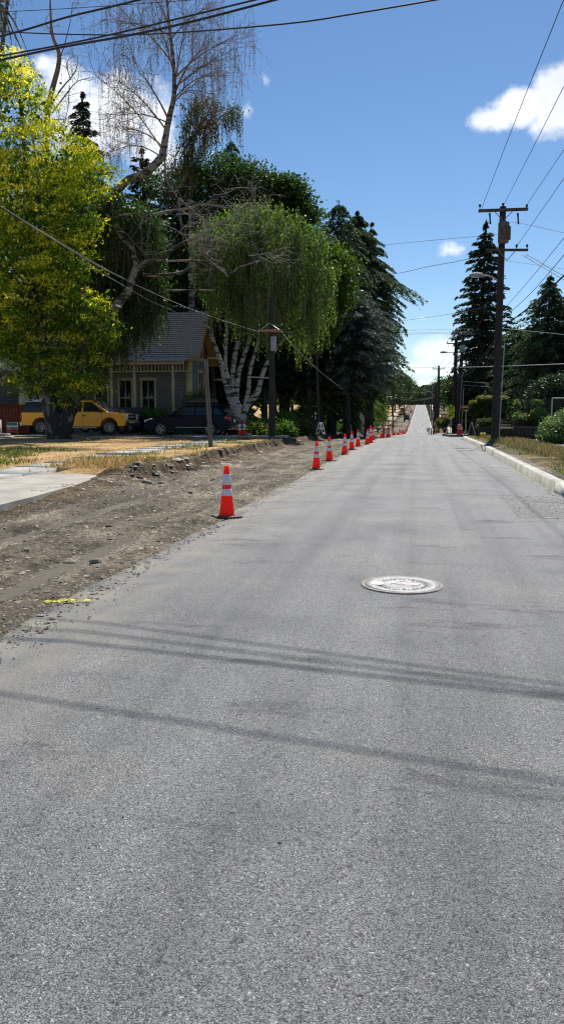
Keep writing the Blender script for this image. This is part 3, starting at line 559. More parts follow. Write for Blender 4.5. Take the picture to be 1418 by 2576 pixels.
def aframe(loc, h, w, rz, lab, leg='white', panel=None):
    t = thing('sandwich_board', lab, 'barricade', loc, rz)
    for s in (-1, 1):
        b = MB()
        for sx in (-1, 1): b.box((sx * w / 2, s * h * .16, h / 2), (.05, .035, h * 1.04), 0, s * R_(17.5))
        for zz in (.12, .5, .93): b.box((0, s * h * .315 * (1 - zz), h * zz), (w, .03, .07), 0, s * R_(17.5))
        b.build('leg_frame', leg, t)
        if panel: b = MB(); b.box((0, s * h * .17, h * .55), (w * .92, .015, h * .7), 0, s * R_(17.5)); b.build('panel', panel, t)
    return t
aframe(PX(806, 46.5, .26), .74, .36, R_(72), 'white folding A frame barricade standing by the dark cedar trunk')
aframe(PX(877, 66, .2), .95, .5, R_(20), 'black folding sign board behind the middle cones', 'signblk', 'greyp')
aframe(PX(1186, 50, .25), .82, .4, R_(84), 'grey folding A frame barricade at the right corner by the low hedge', 'oldconc')
aframe(PX(1077, 148, .05), 1.0, .45, 0, 'small white folding board on the right edge of the far road', 'white', 'white')

# ------------------------------------------------------------------ foliage tools
def leafpts(mb, c, L, W, tint, down=.0, ori=None):
    n = len(c); a = rdir(n); a[:, 2] -= down; a = unit(a)
    if ori is not None: a = unit(a * .5 + ori)
    b = unit(np.cross(a, rdir(n)))
    s = rng.uniform(.65, 1.35, (n, 1)); mb.quads(c, a * s * L / 2, b * s * W / 2, np.clip(tint, 0, 1))
def blobpts(blobs, n, shell=.5):
    """blobs rows: px,py,rx,ry,D,(depth factor). returns points inside the union and outwardness"""
    B = []
    for b in blobs:
        c = P(b[0], b[1], b[4]); k = b[4] / F; B.append((c, b[2] * k, b[3] * k, (b[5] if len(b) > 5 else 1.) * b[2] * k))
    vol = np.array([x[1] * x[2] * min(x[3], 6) for x in B]) ** .72; idx = rng.choice(len(B), n, p=vol / vol.sum())
    d = rdir(n); r = rng.uniform(0, 1, n) ** (1 / 3.) * (1 - shell) + shell * rng.uniform(.72, 1.02, n)
    c = np.array([x[0] for x in B])[idx]; rx = np.array([x[1] for x in B])[idx]; rz = np.array([x[2] for x in B])[idx]; rd = np.array([x[3] for x in B])[idx]
    pts = c + (d[:, :1] * rx[:, None] * RT + d[:, 1:2] * rd[:, None] * HF) * r[:, None]; pts[:, 2] += d[:, 2] * rz * r
    return pts, d, r
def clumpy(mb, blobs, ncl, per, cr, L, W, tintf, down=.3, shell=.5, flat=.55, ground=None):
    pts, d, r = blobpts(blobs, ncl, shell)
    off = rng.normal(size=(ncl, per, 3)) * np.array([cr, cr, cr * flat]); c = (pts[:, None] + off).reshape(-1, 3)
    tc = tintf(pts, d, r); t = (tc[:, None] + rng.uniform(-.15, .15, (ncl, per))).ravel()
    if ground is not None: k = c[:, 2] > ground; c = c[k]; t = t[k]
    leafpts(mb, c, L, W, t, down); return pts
def limbs(mb, base, pts, r0, n=14, mid=None):
    for p in pts[rng.choice(len(pts), min(n, len(pts)), replace=False)]:
        s = base + (p - base) * rng.uniform(.0, .15); m = (s + p) / 2 + rng.normal(size=3) * .3; m[2] -= .1 * (p[2] - s[2]); tt = np.linspace(0, 1, 6)[:, None]
        q = (1 - tt) ** 2 * s + 2 * tt * (1 - tt) * m + tt ** 2 * p; mb.tube(q, np.linspace(r0, r0 * .15, 6), 5)
def strands(mb, starts, lens, step, L, W, tintf, ribbon=.012, sway=.12, keep=1.0, tm=None):
    n = len(starts); lens = np.asarray(lens)
    k = np.maximum(2, (lens / step).astype(int)); idx = np.repeat(np.arange(n), k); s = np.concatenate([np.arange(a) / a for a in k])
    sd = rng.normal(size=(n, 2)) * sway; c = starts[idx].copy(); c[:, 0] += sd[idx, 0] * s * lens[idx]; c[:, 1] += sd[idx, 1] * s * lens[idx]; c[:, 2] -= s * lens[idx]
    c2 = c[rng.uniform(size=len(c)) < keep]; c2 = c2 + rng.normal(size=c2.shape) * .03
    leafpts(mb, c2, L, W, tintf(len(c2)), 1.2)
    if ribbon:
        e = starts.copy(); e[:, 0] += sd[:, 0] * lens; e[:, 1] += sd[:, 1] * lens; e[:, 2] -= lens; cc = (starts + e) / 2; a = (e - starts) / 2
        bb = np.tile(RT, (n, 1)) * ribbon; (tm or mb).quads(cc, a, bb, .1)
def branchy(mb, p0, d0, length, r0, depth, spread=.55, up=.1, nseg=4, kids_=3, out=None, minr=.006):
    pts = [p0]; d = d0
    for _ in range(nseg): d = unit(d + rng.normal(size=3) * .16 + np.array([0, 0, up * .3])); pts.append(pts[-1] + d * length / nseg)
    mb.tube(pts, np.linspace(r0, max(r0 * .55, minr), nseg + 1), 4 if r0 < .05 else 6, cap=False)
    if out is not None and depth <= 1: out += pts[2:]
    if depth > 0:
        for k in range(kids_):
            i = rng.integers(1, nseg + 1); nd = unit(unit(np.array(pts[i]) - np.array(pts[i - 1])) + rdir(1)[0] * spread * 1.3 + np.array([0, 0, up]))
            branchy(mb, np.array(pts[i]), nd, length * rng.uniform(.5, .75), max(r0 * .55, minr), depth - 1, spread, up, nseg, kids_, out, minr)
def conifer(label, cat, px, top, bot, D, prof, mat, droop=.35, tuft=.42, tw=.13, nw=46, per=7, rise=.15, group=None, trunk='trunkd', lean=0, sub=34, name='conifer_tree', gap=.0, zb=None, tip=.5):
    """prof: list of (fraction from top, half width in px)"""
    base = PX(px, D, .05) if zb is None else np.array([*P(px, 1040, D)[:2], zb]); topz = P(px, top, D)[2]; Ht = topz - base[2]; botz = P(px, bot, D)[2]
    lv = RT * lean * D / F
    t = thing(name, label, cat, tuple(base), 0, group)
    b = MB(); b.tube([base + [0, 0, -.3], base + [0, 0, Ht * .5] + lv * .5, base + [0, 0, Ht * .97] + lv], [Ht * .022 + .05, Ht * .012 + .03, .02], 8)
    fr = np.array([p_[0] for p_ in prof]); hw = np.array([p_[1] for p_ in prof]) * D / F
    mb = MB(); zspan = topz - botz
    for w in range(nw):
        f = ((w + rng.uniform(0, .8)) / nw) ** .9; z = topz - f * zspan; z_ = z; Rm = np.interp(f, fr, hw)
        if Rm < .15: Rm = .15
        a0 = rng.uniform(0, 6.28); npb = max(3, int(per * (.6 + .4 * min(1, Rm))))
        for k in range(npb):
            if rng.uniform() < gap: continue
            z = z_ + rng.uniform(-.9, .9) * zspan / nw * min(1, f * 8); a = a0 + k * 6.283 / npb + rng.uniform(-.5, .5); L = Rm * rng.uniform(.5, 1.18); d = np.array([math.cos(a), math.sin(a), 0]); sd = np.array([-d[1], d[0], 0])
            s = np.linspace(.08, 1, 6); c0 = np.array([base[0], base[1], z]) + lv * (1 - f)
            zz = rise * L * s - droop * L * s ** 2.2; br = c0 + d * (L * s)[:, None]; br[:, 2] += zz
            b.tube(br, np.linspace(.012 * L + .012, .006, 6), 3, cap=False)
            m = max(8, int(sub * 1.7 * (.35 + .65 * min(1.8, L / 2.2)))); u = rng.uniform(.12, 1, m) ** .8; lat = rng.normal(size=m) * .17 * L * (1.12 - u)
            c = c0 + d * (L * u)[:, None] + sd * lat[:, None]; c[:, 2] += rise * L * u - droop * L * u ** 2.2 - abs(lat) * .35 - rng.uniform(0, tuft * .5, m)
            ori = d * .8 + sd * (np.sign(lat) * .6)[:, None] + np.array([0, 0, -.35 - droop * .8])
            leafpts(mb, c, tuft * .72, tw * .72, rng.uniform(0, .6, m) + .4 * (u > .75) * rng.uniform(.3, 1, m), 0, ori)
    # leader
    c = np.array([base[0], base[1], topz]) + lv + np.stack([rng.normal(size=30) * .05, rng.normal(size=30) * .05, -rng.uniform(0, 1.2, 30)], 1); leafpts(mb, c, tuft * .7, tw * .7, .4, 0, np.tile([0, 0, .8], (30, 1)))
    b.build('trunk', trunk, t, world=True, smooth=True); mb.build('crown', mat, t, world=True); return t
def broadleaf(label, cat, trunk_px, D, blobs, mat, ncl, per, cr, L, W, tint=None, trunkmat='trunkd', tr=.22, name='broadleaf_tree', group=None, shell=.5, zb=.1, nl=16, down=.3, ground=None):
    base = PX(trunk_px, D, zb); t = thing(name, label, cat, tuple(base), 0, group); mb = MB()
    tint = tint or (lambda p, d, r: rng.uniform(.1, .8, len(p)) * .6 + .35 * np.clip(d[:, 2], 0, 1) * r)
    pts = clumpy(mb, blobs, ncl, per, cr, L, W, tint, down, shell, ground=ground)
    c = pts.mean(0); tm = MB(); hub = base + (c - base) * .55; tm.tube([base - [0, 0, .3], base + (c - base) * .25 * np.array([.5, .5, 1]), hub], [tr, tr * .8, tr * .6], 8); limbs(tm, hub, pts, tr * .4, nl)
    tm.build('trunk', trunkmat, t, world=True, smooth=True); mb.build('crown', mat, t, world=True); return t

# ------------------------------------------------------------------ trees, left side
ax = lambda pts, D: np.array([P(a, b, D + (c[0] if c else 0)) for a, b, *c in pts])
def smoothline(p, n=4):
    p = np.asarray(p); k = len(p); t = np.linspace(0, k - 1, (k - 1) * n + 1); out = []
    for v in t:
        i = min(int(v), k - 2); f = v - i; a, b, c, d = p[max(i - 1, 0)], p[i], p[i + 1], p[min(i + 2, k - 1)]
        out.append(.5 * ((2 * b) + (-a + c) * f + (2 * a - 5 * b + 4 * c - d) * f * f + (-a + 3 * b - 3 * c + d) * f ** 3))
    return np.array(out)
# golden locust
base = np.array([*P(150, 1040, 37.7)[:2], .12]); t = thing('golden_locust_tree', 'golden yellow leafed locust tree with a forked dark trunk in front of the yellow pickup', 'tree', tuple(base))
tm = MB()
for pts, r in (([(150, 1106), (142, 1075), (130, 1030), (122, 985), (112, 900), (100, 780)], [.62, .48, .40, .33, .28, .2]), ([(155, 1106), (160, 1075), (172, 1045), (188, 1010), (200, 960), (205, 880)], [.58, .42, .34, .27, .22, .16]), ([(118, 950), (95, 700), (70, 450), (50, 250)], [.26, .2, .12, .05]), ([(190, 990), (215, 800), (190, 600), (230, 480)], [.2, .15, .1, .04])):
    q = smoothline(ax(pts, 37.7), 4); tm.tube(q, np.interp(np.linspace(0, 1, len(q)), np.linspace(0, 1, len(r)), r), 10, wob=.10)
blobs = [(15, 175, 60, 55), (45, 260, 90, 80), (115, 390, 120, 80), (215, 440, 85, 50), (55, 480, 150, 110), (150, 540, 100, 80), (45, 640, 150, 110), (150, 650, 90, 70), (80, 760, 150, 80), (190, 770, 80, 65), (100, 850, 130, 60), (205, 860, 70, 50), (100, 920, 75, 55), (205, 920, 52, 50), (80, 955, 50, 35), (170, 950, 45, 35), (165, 990, 22, 22), (225, 960, 25, 30), (130, 975, 30, 22), (-110, 500, 130, 280), (-60, 800, 90, 120), (250, 820, 38, 45), (-10, 860, 60, 50)]
blobs = [(a, b, c, d, 37.7 + (rng.uniform(-1.2, 1.2)), .75) for a, b, c, d in blobs]
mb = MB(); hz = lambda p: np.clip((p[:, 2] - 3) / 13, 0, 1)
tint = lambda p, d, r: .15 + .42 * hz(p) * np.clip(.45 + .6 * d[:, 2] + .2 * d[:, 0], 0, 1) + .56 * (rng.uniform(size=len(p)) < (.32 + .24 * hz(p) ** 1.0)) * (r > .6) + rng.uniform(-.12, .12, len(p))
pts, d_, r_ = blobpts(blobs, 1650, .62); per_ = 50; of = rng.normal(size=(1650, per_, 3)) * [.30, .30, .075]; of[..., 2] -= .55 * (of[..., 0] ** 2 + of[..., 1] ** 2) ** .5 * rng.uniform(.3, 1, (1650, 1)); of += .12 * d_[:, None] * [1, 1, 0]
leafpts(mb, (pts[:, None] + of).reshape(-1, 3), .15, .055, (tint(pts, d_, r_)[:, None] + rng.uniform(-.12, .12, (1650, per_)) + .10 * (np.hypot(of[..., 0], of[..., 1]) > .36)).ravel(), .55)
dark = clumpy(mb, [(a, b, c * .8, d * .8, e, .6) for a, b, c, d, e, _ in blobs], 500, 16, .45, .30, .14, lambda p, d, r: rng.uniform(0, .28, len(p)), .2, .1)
limbs(tm, P(110, 760, 37.7), pts, .09, 40); tm.build('trunk', 'barkb', t, world=True, smooth=True); mb.build('crown', 'yellow', t, world=True)

# big old silver birch, half dead
base = PX(165, 47, .2); t = thing('old_birch_tree', 'tall half bare old birch with crooked pale limbs rising behind the golden tree', 'tree', tuple(base)); tm = MB(); tips = []
main = [([(165, 1095, 5), (200, 1000, 3.5), (225, 870, 1.5), (250, 815), (292, 768), (322, 735), (332, 704), (343, 670)], [.36, .33, .30, .27, .25, .22, .2, .18]),
        ([(215, 900, 2.5), (225, 700, 1.5), (245, 560, 1.5), (310, 463, 1), (362, 438), (403, 400), (412, 372), (424, 305), (438, 240), (437, 165), (428, 80), (420, 0), (414, -60)], [.3, .28, .25, .22, .21, .2, .18, .15, .12, .1, .08, .05, .03]),
        ([(343, 668), (331, 622), (302, 592), (291, 556), (300, 545), (330, 538)], [.15, .13, .12, .11, .08, .06]), ([(290, 556), (250, 525), (212, 498)], [.05, .03, .015]),
        ([(343, 680), (366, 660), (410, 650), (432, 628), (470, 608), (505, 592), (560, 560), (640, 535)], [.14, .12, .11, .1, .09, .07, .045, .02]),
        ([(360, 692), (420, 692), (470, 680), (505, 655)], [.11, .09, .07, .03]), ([(425, 657), (500, 656), (545, 668), (580, 688), (600, 672), (650, 658), (720, 634)], [.05, .05, .045, .04, .035, .03, .015]),
        ([(370, 546), (410, 535), (465, 526), (520, 515), (600, 528), (650, 520)], [.09, .08, .07, .05, .03, .015]), ([(420, 731), (520, 730), (560, 735)], [.05, .04, .02])]
for pts, r in main:
    q = smoothline(ax(pts, 42), 4); tm.tube(q, np.interp(np.linspace(0, 1, len(q)), np.linspace(0, 1, len(r)), r), 9, wob=.05)
tm.build('trunk', 'barkd', t, world=True, smooth=True)
tw = MB(); tp = MB()
def pl(pts, r0, r1=.012, D=41.6, m=None): q = smoothline(ax(pts, D), 3); (m or tp).tube(q, np.linspace(r0, r1, len(q)), 5, cap=False); return q
for pts, r in (([(413, 372), (415, 410), (420, 455), (450, 502), (453, 540), (470, 600)], .07), ([(450, 500), (480, 525), (520, 560)], .05), ([(448, 500), (455, 560), (460, 600)], .035), ([(500, 600), (530, 560), (560, 500), (590, 440)], .03), ([(570, 690), (520, 650), (480, 612)], .04), ([(650, 658), (655, 640), (690, 634)], .03), ([(470, 605), (520, 640), (545, 668)], .03), ([(600, 530), (640, 510), (700, 545)], .03), ([(430, 628), (370, 640), (330, 600)], .03)):
    q = pl(pts, r)
    for _ in range(7): i = rng.integers(2, len(q)); branchy(tp, q[i], unit(rdir(1)[0] * np.array([1, .6, .7]) + RT * .3), rng.uniform(.5, 1.5), .022, 2, .8, -.05, 4, 3, None, .006)
for _ in range(36):
    a = rng.uniform(0, 1); q0 = P(455 + 200 * a + rng.normal() * 18, 600 - 60 * a + rng.normal() * 45, 41.6 + rng.normal() * .6); branchy(tp, q0, unit(rdir(1)[0] + RT * .3), rng.uniform(.6, 1.7), .013, 2, .8, -.05, 4, 2, None, .005)
# upper bare branching crown with hanging twigs
for (sx, sy, ex, ey, r) in [(424, 300, 340, 170, .06), (420, 330, 290, 200, .05), (437, 240, 520, 120, .06), (437, 200, 560, 110, .05), (434, 160, 330, 60, .05), (430, 100, 520, 20, .04), (425, 60, 360, -20, .04), (438, 250, 530, 190, .04), (412, 372, 300, 330, .05), (405, 395, 290, 380, .04), (430, 270, 500, 230, .04), (420, 20, 470, -60, .03), (428, 90, 300, 60, .04), (440, 220, 575, 130, .045), (410, 380, 250, 200, .04), (424, 310, 300, 290, .04), (436, 180, 400, 60, .04), (438, 230, 470, 60, .05)]:
    dz = rng.normal() * 1.3; a = P(sx, sy, 42); e = P(ex, ey, 42 + dz); m = (a + e) / 2 + np.array([0, 0, rng.uniform(.2, .9)]); tt = np.linspace(0, 1, 9)[:, None]; q = (1 - tt) ** 2 * a + 2 * tt * (1 - tt) * m + tt ** 2 * e
    tw.tube(q, np.linspace(r, .012, 9), 5, cap=False)
    for i in range(2, 9):
        for _ in range(2): branchy(tw, q[i], unit(unit(e - a) + rdir(1)[0] * .8 + np.array([0, 0, .1])), rng.uniform(.6, 1.7), .014, 2, .55, -.12, 4, 3, tips, .005)
tips = np.array(tips); lf = MB()
sel = tips[rng.choice(len(tips), 1500)]; strands(lf, sel, rng.uniform(.3, 1.9, 1500) ** 1.2, .16, .10, .035, lambda n: .15 + .85 * (rng.uniform(size=n) < .5), .0055, .06, .55, tm=tw)
tw.build('branches', 'twig', t, world=True); tp.build('dead_branches', 'twigp', t, world=True); lf.build('crown', 'birchbrown', t, world=True)

def weeping(label, px, D, blobs, n, lr, mat, L=.12, W=.065, step=.10, ti=(.1, .8), trunks=None, bark='bark', ribbon=.008, keep=.9, zb=.2, fill=0):
    base = PX(px, D, zb); t = thing('weeping_birch_tree', label, 'tree', tuple(base)); tm = MB(); mb = MB(); tk = MB()
    for pts, r in (trunks or []): q = smoothline(ax(pts, D), 4); tk.tube(q, np.interp(np.linspace(0, 1, len(q)), np.linspace(0, 1, len(r)), r), 9, wob=.06)
    bl = [(a, b, c, d, D + rng.uniform(-.8, .8), .8) for a, b, c, d in blobs]
    nb_ = max(8, n // 9); c0, d, r = blobpts(bl, nb_, .5); l0 = lr[0] + (lr[1] * 1.3 - lr[0]) * rng.uniform(0, 1, nb_) ** 1.9; ix = rng.integers(0, nb_, n); pts = c0[ix] + rng.normal(size=(n, 3)) * [.17, .17, .22]; ln = l0[ix] * rng.uniform(.55, 1.1, n)
    gr = rng.integers(0, 9, n) / 9.
    strands(mb, pts, ln, step, L, W, lambda k: rng.uniform(*ti, k), ribbon, .05, keep, tm)
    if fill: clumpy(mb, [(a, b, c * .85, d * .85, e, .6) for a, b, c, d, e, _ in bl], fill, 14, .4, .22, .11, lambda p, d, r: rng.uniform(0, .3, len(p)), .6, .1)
    if trunks: hub = q[-1]
    else: hub = P(px, bl[0][1] + 60, D); tk.tube([base, (base + hub) / 2 + RT * .3, hub], [.25, .2, .12], 8)
    limbs(tk, hub * .5 + pts.mean(0) * .5, pts, .06, 26)
    tk.build('trunk', bark, t, world=True, smooth=True); tm.build('hanging_twigs', 'twig', t, world=True); mb.build('crown', mat, t, world=True)
# far-left hanging birch pieces at the frame edge
weeping('birch with thin dark hanging twigs above the golden tree at the photo corner', 20, 44, [(20, -20, 55, 40), (25, 30, 38, 35), (100, 205, 28, 25), (55, 150, 30, 35), (-60, 100, 70, 120), (20, 190, 40, 40)], 420, (.6, 2.4), 'birchbrown', .11, .05, .11, (0, .75), [([(-20, 1090), (-25, 700), (-10, 300), (20, 0), (30, -80)], [.3, .25, .15, .08, .03])], 'barkd')
b = MB(); base = PX(118, 44.5, .2); t = thing('bare_tree', 'leafless dead tree with crooked twigs poking above the golden tree', 'tree', tuple(base))
b.tube(smoothline(ax([(118, 1095), (112, 700), (116, 400), (122, 270), (150, 150), (133, 90), (128, 30), (126, -40)], 44.5)), np.linspace(.26, .02, 29), 7)
for pts, r in (([(150, 152), (165, 105), (178, 50), (184, 5)], .035), ([(122, 280), (150, 230), (190, 180), (196, 140)], .06), ([(132, 285), (165, 240), (195, 205), (235, 195)], .05), ([(178, 200), (168, 160), (186, 140)], .03), ([(175, 215), (172, 270), (160, 320)], .03), ([(125, 300), (170, 300), (200, 290)], .025), ([(133, 90), (115, 60), (120, 40)], .02)):
    q = smoothline(ax(pts, 44.5), 3); b.tube(q, np.linspace(r, .012, len(q)), 5, cap=False)
    for _ in range(6): branchy(b, q[rng.integers(1, len(q))], unit(rdir(1)[0] + [0, 0, .5]), .7, .014, 1, .7, .1)
b.build('trunk', 'twig', t, world=True, smooth=True)
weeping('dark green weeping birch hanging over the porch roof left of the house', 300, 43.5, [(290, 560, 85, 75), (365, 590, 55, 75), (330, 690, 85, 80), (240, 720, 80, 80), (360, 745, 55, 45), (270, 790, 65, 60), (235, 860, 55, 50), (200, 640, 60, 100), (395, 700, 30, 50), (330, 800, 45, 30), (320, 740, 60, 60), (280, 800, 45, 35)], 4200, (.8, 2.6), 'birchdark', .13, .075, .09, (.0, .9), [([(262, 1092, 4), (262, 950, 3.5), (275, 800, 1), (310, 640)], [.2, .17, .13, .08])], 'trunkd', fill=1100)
weeping('brown and green tufted birch top hanging high behind the old birch', 480, 57, [(478, 290, 35, 35), (520, 262, 38, 22), (580, 285, 24, 25), (545, 300, 30, 30), (490, 350, 42, 50), (470, 420, 40, 50), (430, 430, 25, 40)], 900, (.5, 2.4), 'birchbrown', .14, .08, .10, (.0, .8), [([(470, 1080), (482, 800), (480, 500), (485, 330)], [.3, .25, .16, .05])], 'barkd', fill=60)
sT_ = [([(603, 1082), (600, 1050), (592, 1015), (584, 1000)], [.46, .42, .34, .3]), ([(592, 1050), (577, 1000), (566, 959), (556, 917), (538, 862), (520, 820), (505, 797)], [.2, .19, .18, .17, .14, .10, .05]), ([(588, 1010), (575, 960), (567, 917), (570, 848), (573, 780), (580, 690)], [.16, .14, .12, .11, .08, .04]),
      ([(592, 1020), (584, 959), (592, 890), (601, 848), (606, 780), (610, 660)], [.2, .17, .16, .13, .09, .04]), ([(594, 1010), (599, 945), (617, 884), (628, 848), (645, 780), (680, 660)], [.19, .16, .15, .13, .09, .04]),
      ([(606, 1060), (623, 990), (629, 931), (648, 862), (657, 790), (700, 690)], [.2, .15, .13, .12, .08, .04]), ([(606, 1070), (621, 1020), (645, 992), (659, 945), (676, 904), (706, 862), (760, 800)], [.26, .22, .19, .16, .14, .10, .05])]
sT = [(p_, [q_ * .85 for q_ in r_]) for p_, r_ in sT_]
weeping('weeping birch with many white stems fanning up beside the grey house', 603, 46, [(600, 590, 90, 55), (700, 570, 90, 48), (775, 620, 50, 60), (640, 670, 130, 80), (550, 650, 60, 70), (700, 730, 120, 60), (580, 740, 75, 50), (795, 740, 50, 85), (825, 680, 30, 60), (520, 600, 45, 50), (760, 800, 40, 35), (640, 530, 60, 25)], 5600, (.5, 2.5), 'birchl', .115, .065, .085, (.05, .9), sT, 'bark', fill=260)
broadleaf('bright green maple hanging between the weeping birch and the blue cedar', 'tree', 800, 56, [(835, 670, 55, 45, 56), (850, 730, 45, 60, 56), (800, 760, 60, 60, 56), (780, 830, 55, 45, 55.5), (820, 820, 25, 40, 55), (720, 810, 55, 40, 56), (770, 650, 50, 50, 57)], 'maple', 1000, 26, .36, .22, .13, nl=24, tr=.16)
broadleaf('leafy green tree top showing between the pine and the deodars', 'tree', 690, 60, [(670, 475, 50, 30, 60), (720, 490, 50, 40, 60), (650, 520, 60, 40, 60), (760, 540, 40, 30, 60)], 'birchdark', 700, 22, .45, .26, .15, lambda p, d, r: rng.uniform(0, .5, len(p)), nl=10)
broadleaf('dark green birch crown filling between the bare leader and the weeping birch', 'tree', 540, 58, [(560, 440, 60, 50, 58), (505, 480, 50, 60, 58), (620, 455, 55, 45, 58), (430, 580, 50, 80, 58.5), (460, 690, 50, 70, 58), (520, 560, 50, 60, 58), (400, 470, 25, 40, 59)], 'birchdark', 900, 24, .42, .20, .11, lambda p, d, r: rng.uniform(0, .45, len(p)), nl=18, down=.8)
conifer('slim dark spruce pointing up behind the golden tree', 'tree', 232, 232, 900, 58, [(0, 4), (.08, 26), (.2, 56), (.45, 105), (1, 130)], 'spruce', .30, .46, .15, 54, 8, .2)
conifer('ragged dark pine just right of the old birch leader', 'tree', 478, 395, 1000, 60, [(0, 3), (.05, 30), (.1, 48), (.25, 75), (.6, 95), (1, 110)], 'spruce', .2, .5, .17, 50, 8, .3, gap=.05)
conifer('dark pine with sky gaps behind the old birch limbs', 'tree', 372, 372, 1000, 61, [(0, 3), (.05, 24), (.1, 40), (.3, 66), (1, 90)], 'spruce', .2, .5, .17, 44, 7, .3, gap=.15)
conifer('bluish conifer whose top shows above the weeping birch', 'tree', 588, 352, 950, 63, [(0, 3), (.06, 34), (.15, 66), (.5, 105), (1, 110)], 'atlas', .4, .45, .14, 50, 8, .2)
conifer('broad deodar behind the weeping birch crown', 'tree', 715, 438, 1000, 65, [(0, 5), (.02, 30), (.05, 66), (.15, 112), (.5, 140), (1, 150)], 'deodar', .5, .45, .13, 50, 10, .25)
conifer('deodar cedar with a nodding tip between the two taller cedars', 'tree', 832, 505, 1050, 68, [(0, 4), (.05, 40), (.15, 66), (.4, 100), (1, 120)], 'deodar', .55, .45, .12, 48, 10, .25, lean=14)
conifer('tall deodar cedar with drooping limbs reaching over the road', 'tree', 892, 532, 985, 72, [(0, 4), (.06, 30), (.12, 50), (.2, 80), (.30, 98), (.34, 148), (.42, 150), (.48, 108), (.62, 118), (.8, 128), (.93, 118), (1, 70)], 'deodar', .5, .46, .13, 62, 10, .22, sub=56)
conifer('second spire of deodar cedar close right of the tall one', 'tree', 928, 560, 900, 73, [(0, 4), (.1, 18), (.3, 45), (.6, 75), (1, 85)], 'deodar', .5, .42, .12, 36, 8, .22)
conifer('blue grey cedar with layered limbs in front of the tall deodar', 'tree', 872, 715, 985, 64, [(0, 18), (.12, 70), (.3, 115), (.6, 140), (1, 110)], 'atlas', .35, .42, .10, 40, 10, .3, sub=48)
for i, (px, top, D, w, lab) in enumerate([(774, 640, 62, 105, 'dark cedar with a thick trunk behind the white A frame'), (803, 700, 64, 120, 'deep shaded cedar right of the thick trunked one'), (665, 720, 60, 90, 'shadowy evergreen behind the left utility pole'), (560, 700, 66, 100, 'shadowy evergreen behind the gabled end of the house'),
        (430, 560, 68, 110, 'dark evergreen standing behind the house roof'), (150, 420, 66, 150, 'dark evergreen filling the gaps behind the golden tree'), (20, 330, 64, 130, 'dark evergreen at the photo edge behind the golden tree'), (300, 480, 70, 120, 'dark evergreen behind the spruce and the porch'), (925, 860, 80, 55, 'dark evergreen behind the stop sign backs')]):
    conifer(lab, 'tree', px, top, 968 if px > 640 else 1078, D, [(0, 10), (.12, w * .5), (.35, w * .9), (1, w)], 'fir', .45 if px < 640 else .2, .6, .22, 30, 9, .2, sub=26)
def yew(px, D, x0, w, h, mat, lab, n=260, cr=.25, leaf=(.14, .08), name='garden_shrub', cat='shrub', z=.15, ti=(.0, .9)):
    base = PX(px, D, z); t = thing(name, lab, cat, tuple(base)); mb = MB(); k = F / D
    gy = 1040 - (base[2] - H) * F / D
    clumpy(mb, [(px, gy - h * k * .5, w * k * .5, h * k * .5, D, .8)], n, 18, cr, leaf[0], leaf[1], lambda p, d, r: rng.uniform(*ti, len(p)), -.2, .5, .7, ground=base[2] - .05)
    tm = MB()
    for _ in range(6): e = base + np.array([rng.normal() * w * .2, rng.normal() * .2, h * .6]); tm.tube([base - [0, 0, .1], (base + e) / 2, e], [.03, .02, .01], 4)
    tm.build('stems', 'trunkd', t, world=True); mb.build('foliage', mat, t, world=True); return t
for a in [(392, 47.5, 0, 1.9, 1.5, 'shrub', 'round bright green shrub by the porch post'), (428, 47.7, 0, 1.1, 1.2, 'shrub', 'thin upright shrub right of the round green one'), (500, 49.5, 0, 1.6, 2.9, 'shrub', 'tall leafy shrub under the gable end window'), (650, 49, 0, 1.4, .95, 'shrub', 'leafy perennials left of the utility pole', ), (636, 46, 0, 1.5, .62, 'greengrass', 'clipped low shrub at the foot of the white birch'),
          (708, 52, 0, 1.6, 1.5, 'shrub', 'tall sunlit weeds right of the left utility pole'), (709, 45, 0, 1.1, .6, 'shrub', 'low round bush just right of the left utility pole'), (745, 56, 0, 2.2, 1.5, 'birchdark', 'dark bush between the utility pole and the cedar trunks'), (768, 48, 0, 1.2, .7, 'birchbrown', 'brownish low bush in front of the cedar trunks'), (823, 78, 0, 2., 1.7, 'shrub', 'bush between the white A frame and the dark figure'), (868, 88, 0, 2., 1., 'shrub', 'low bush in front of the pale wall'), (905, 92, 0, 3.2, 2.4, 'shrub', 'bush behind the stop sign back'), (950, 110, 0, 3, 4.5, 'maple', 'leafy young tree beyond the stop sign', ), (760, 66, 0, 3, 2.2, 'birchdark', 'dark shrub at the base of the cedars')]:
    yew(*a)

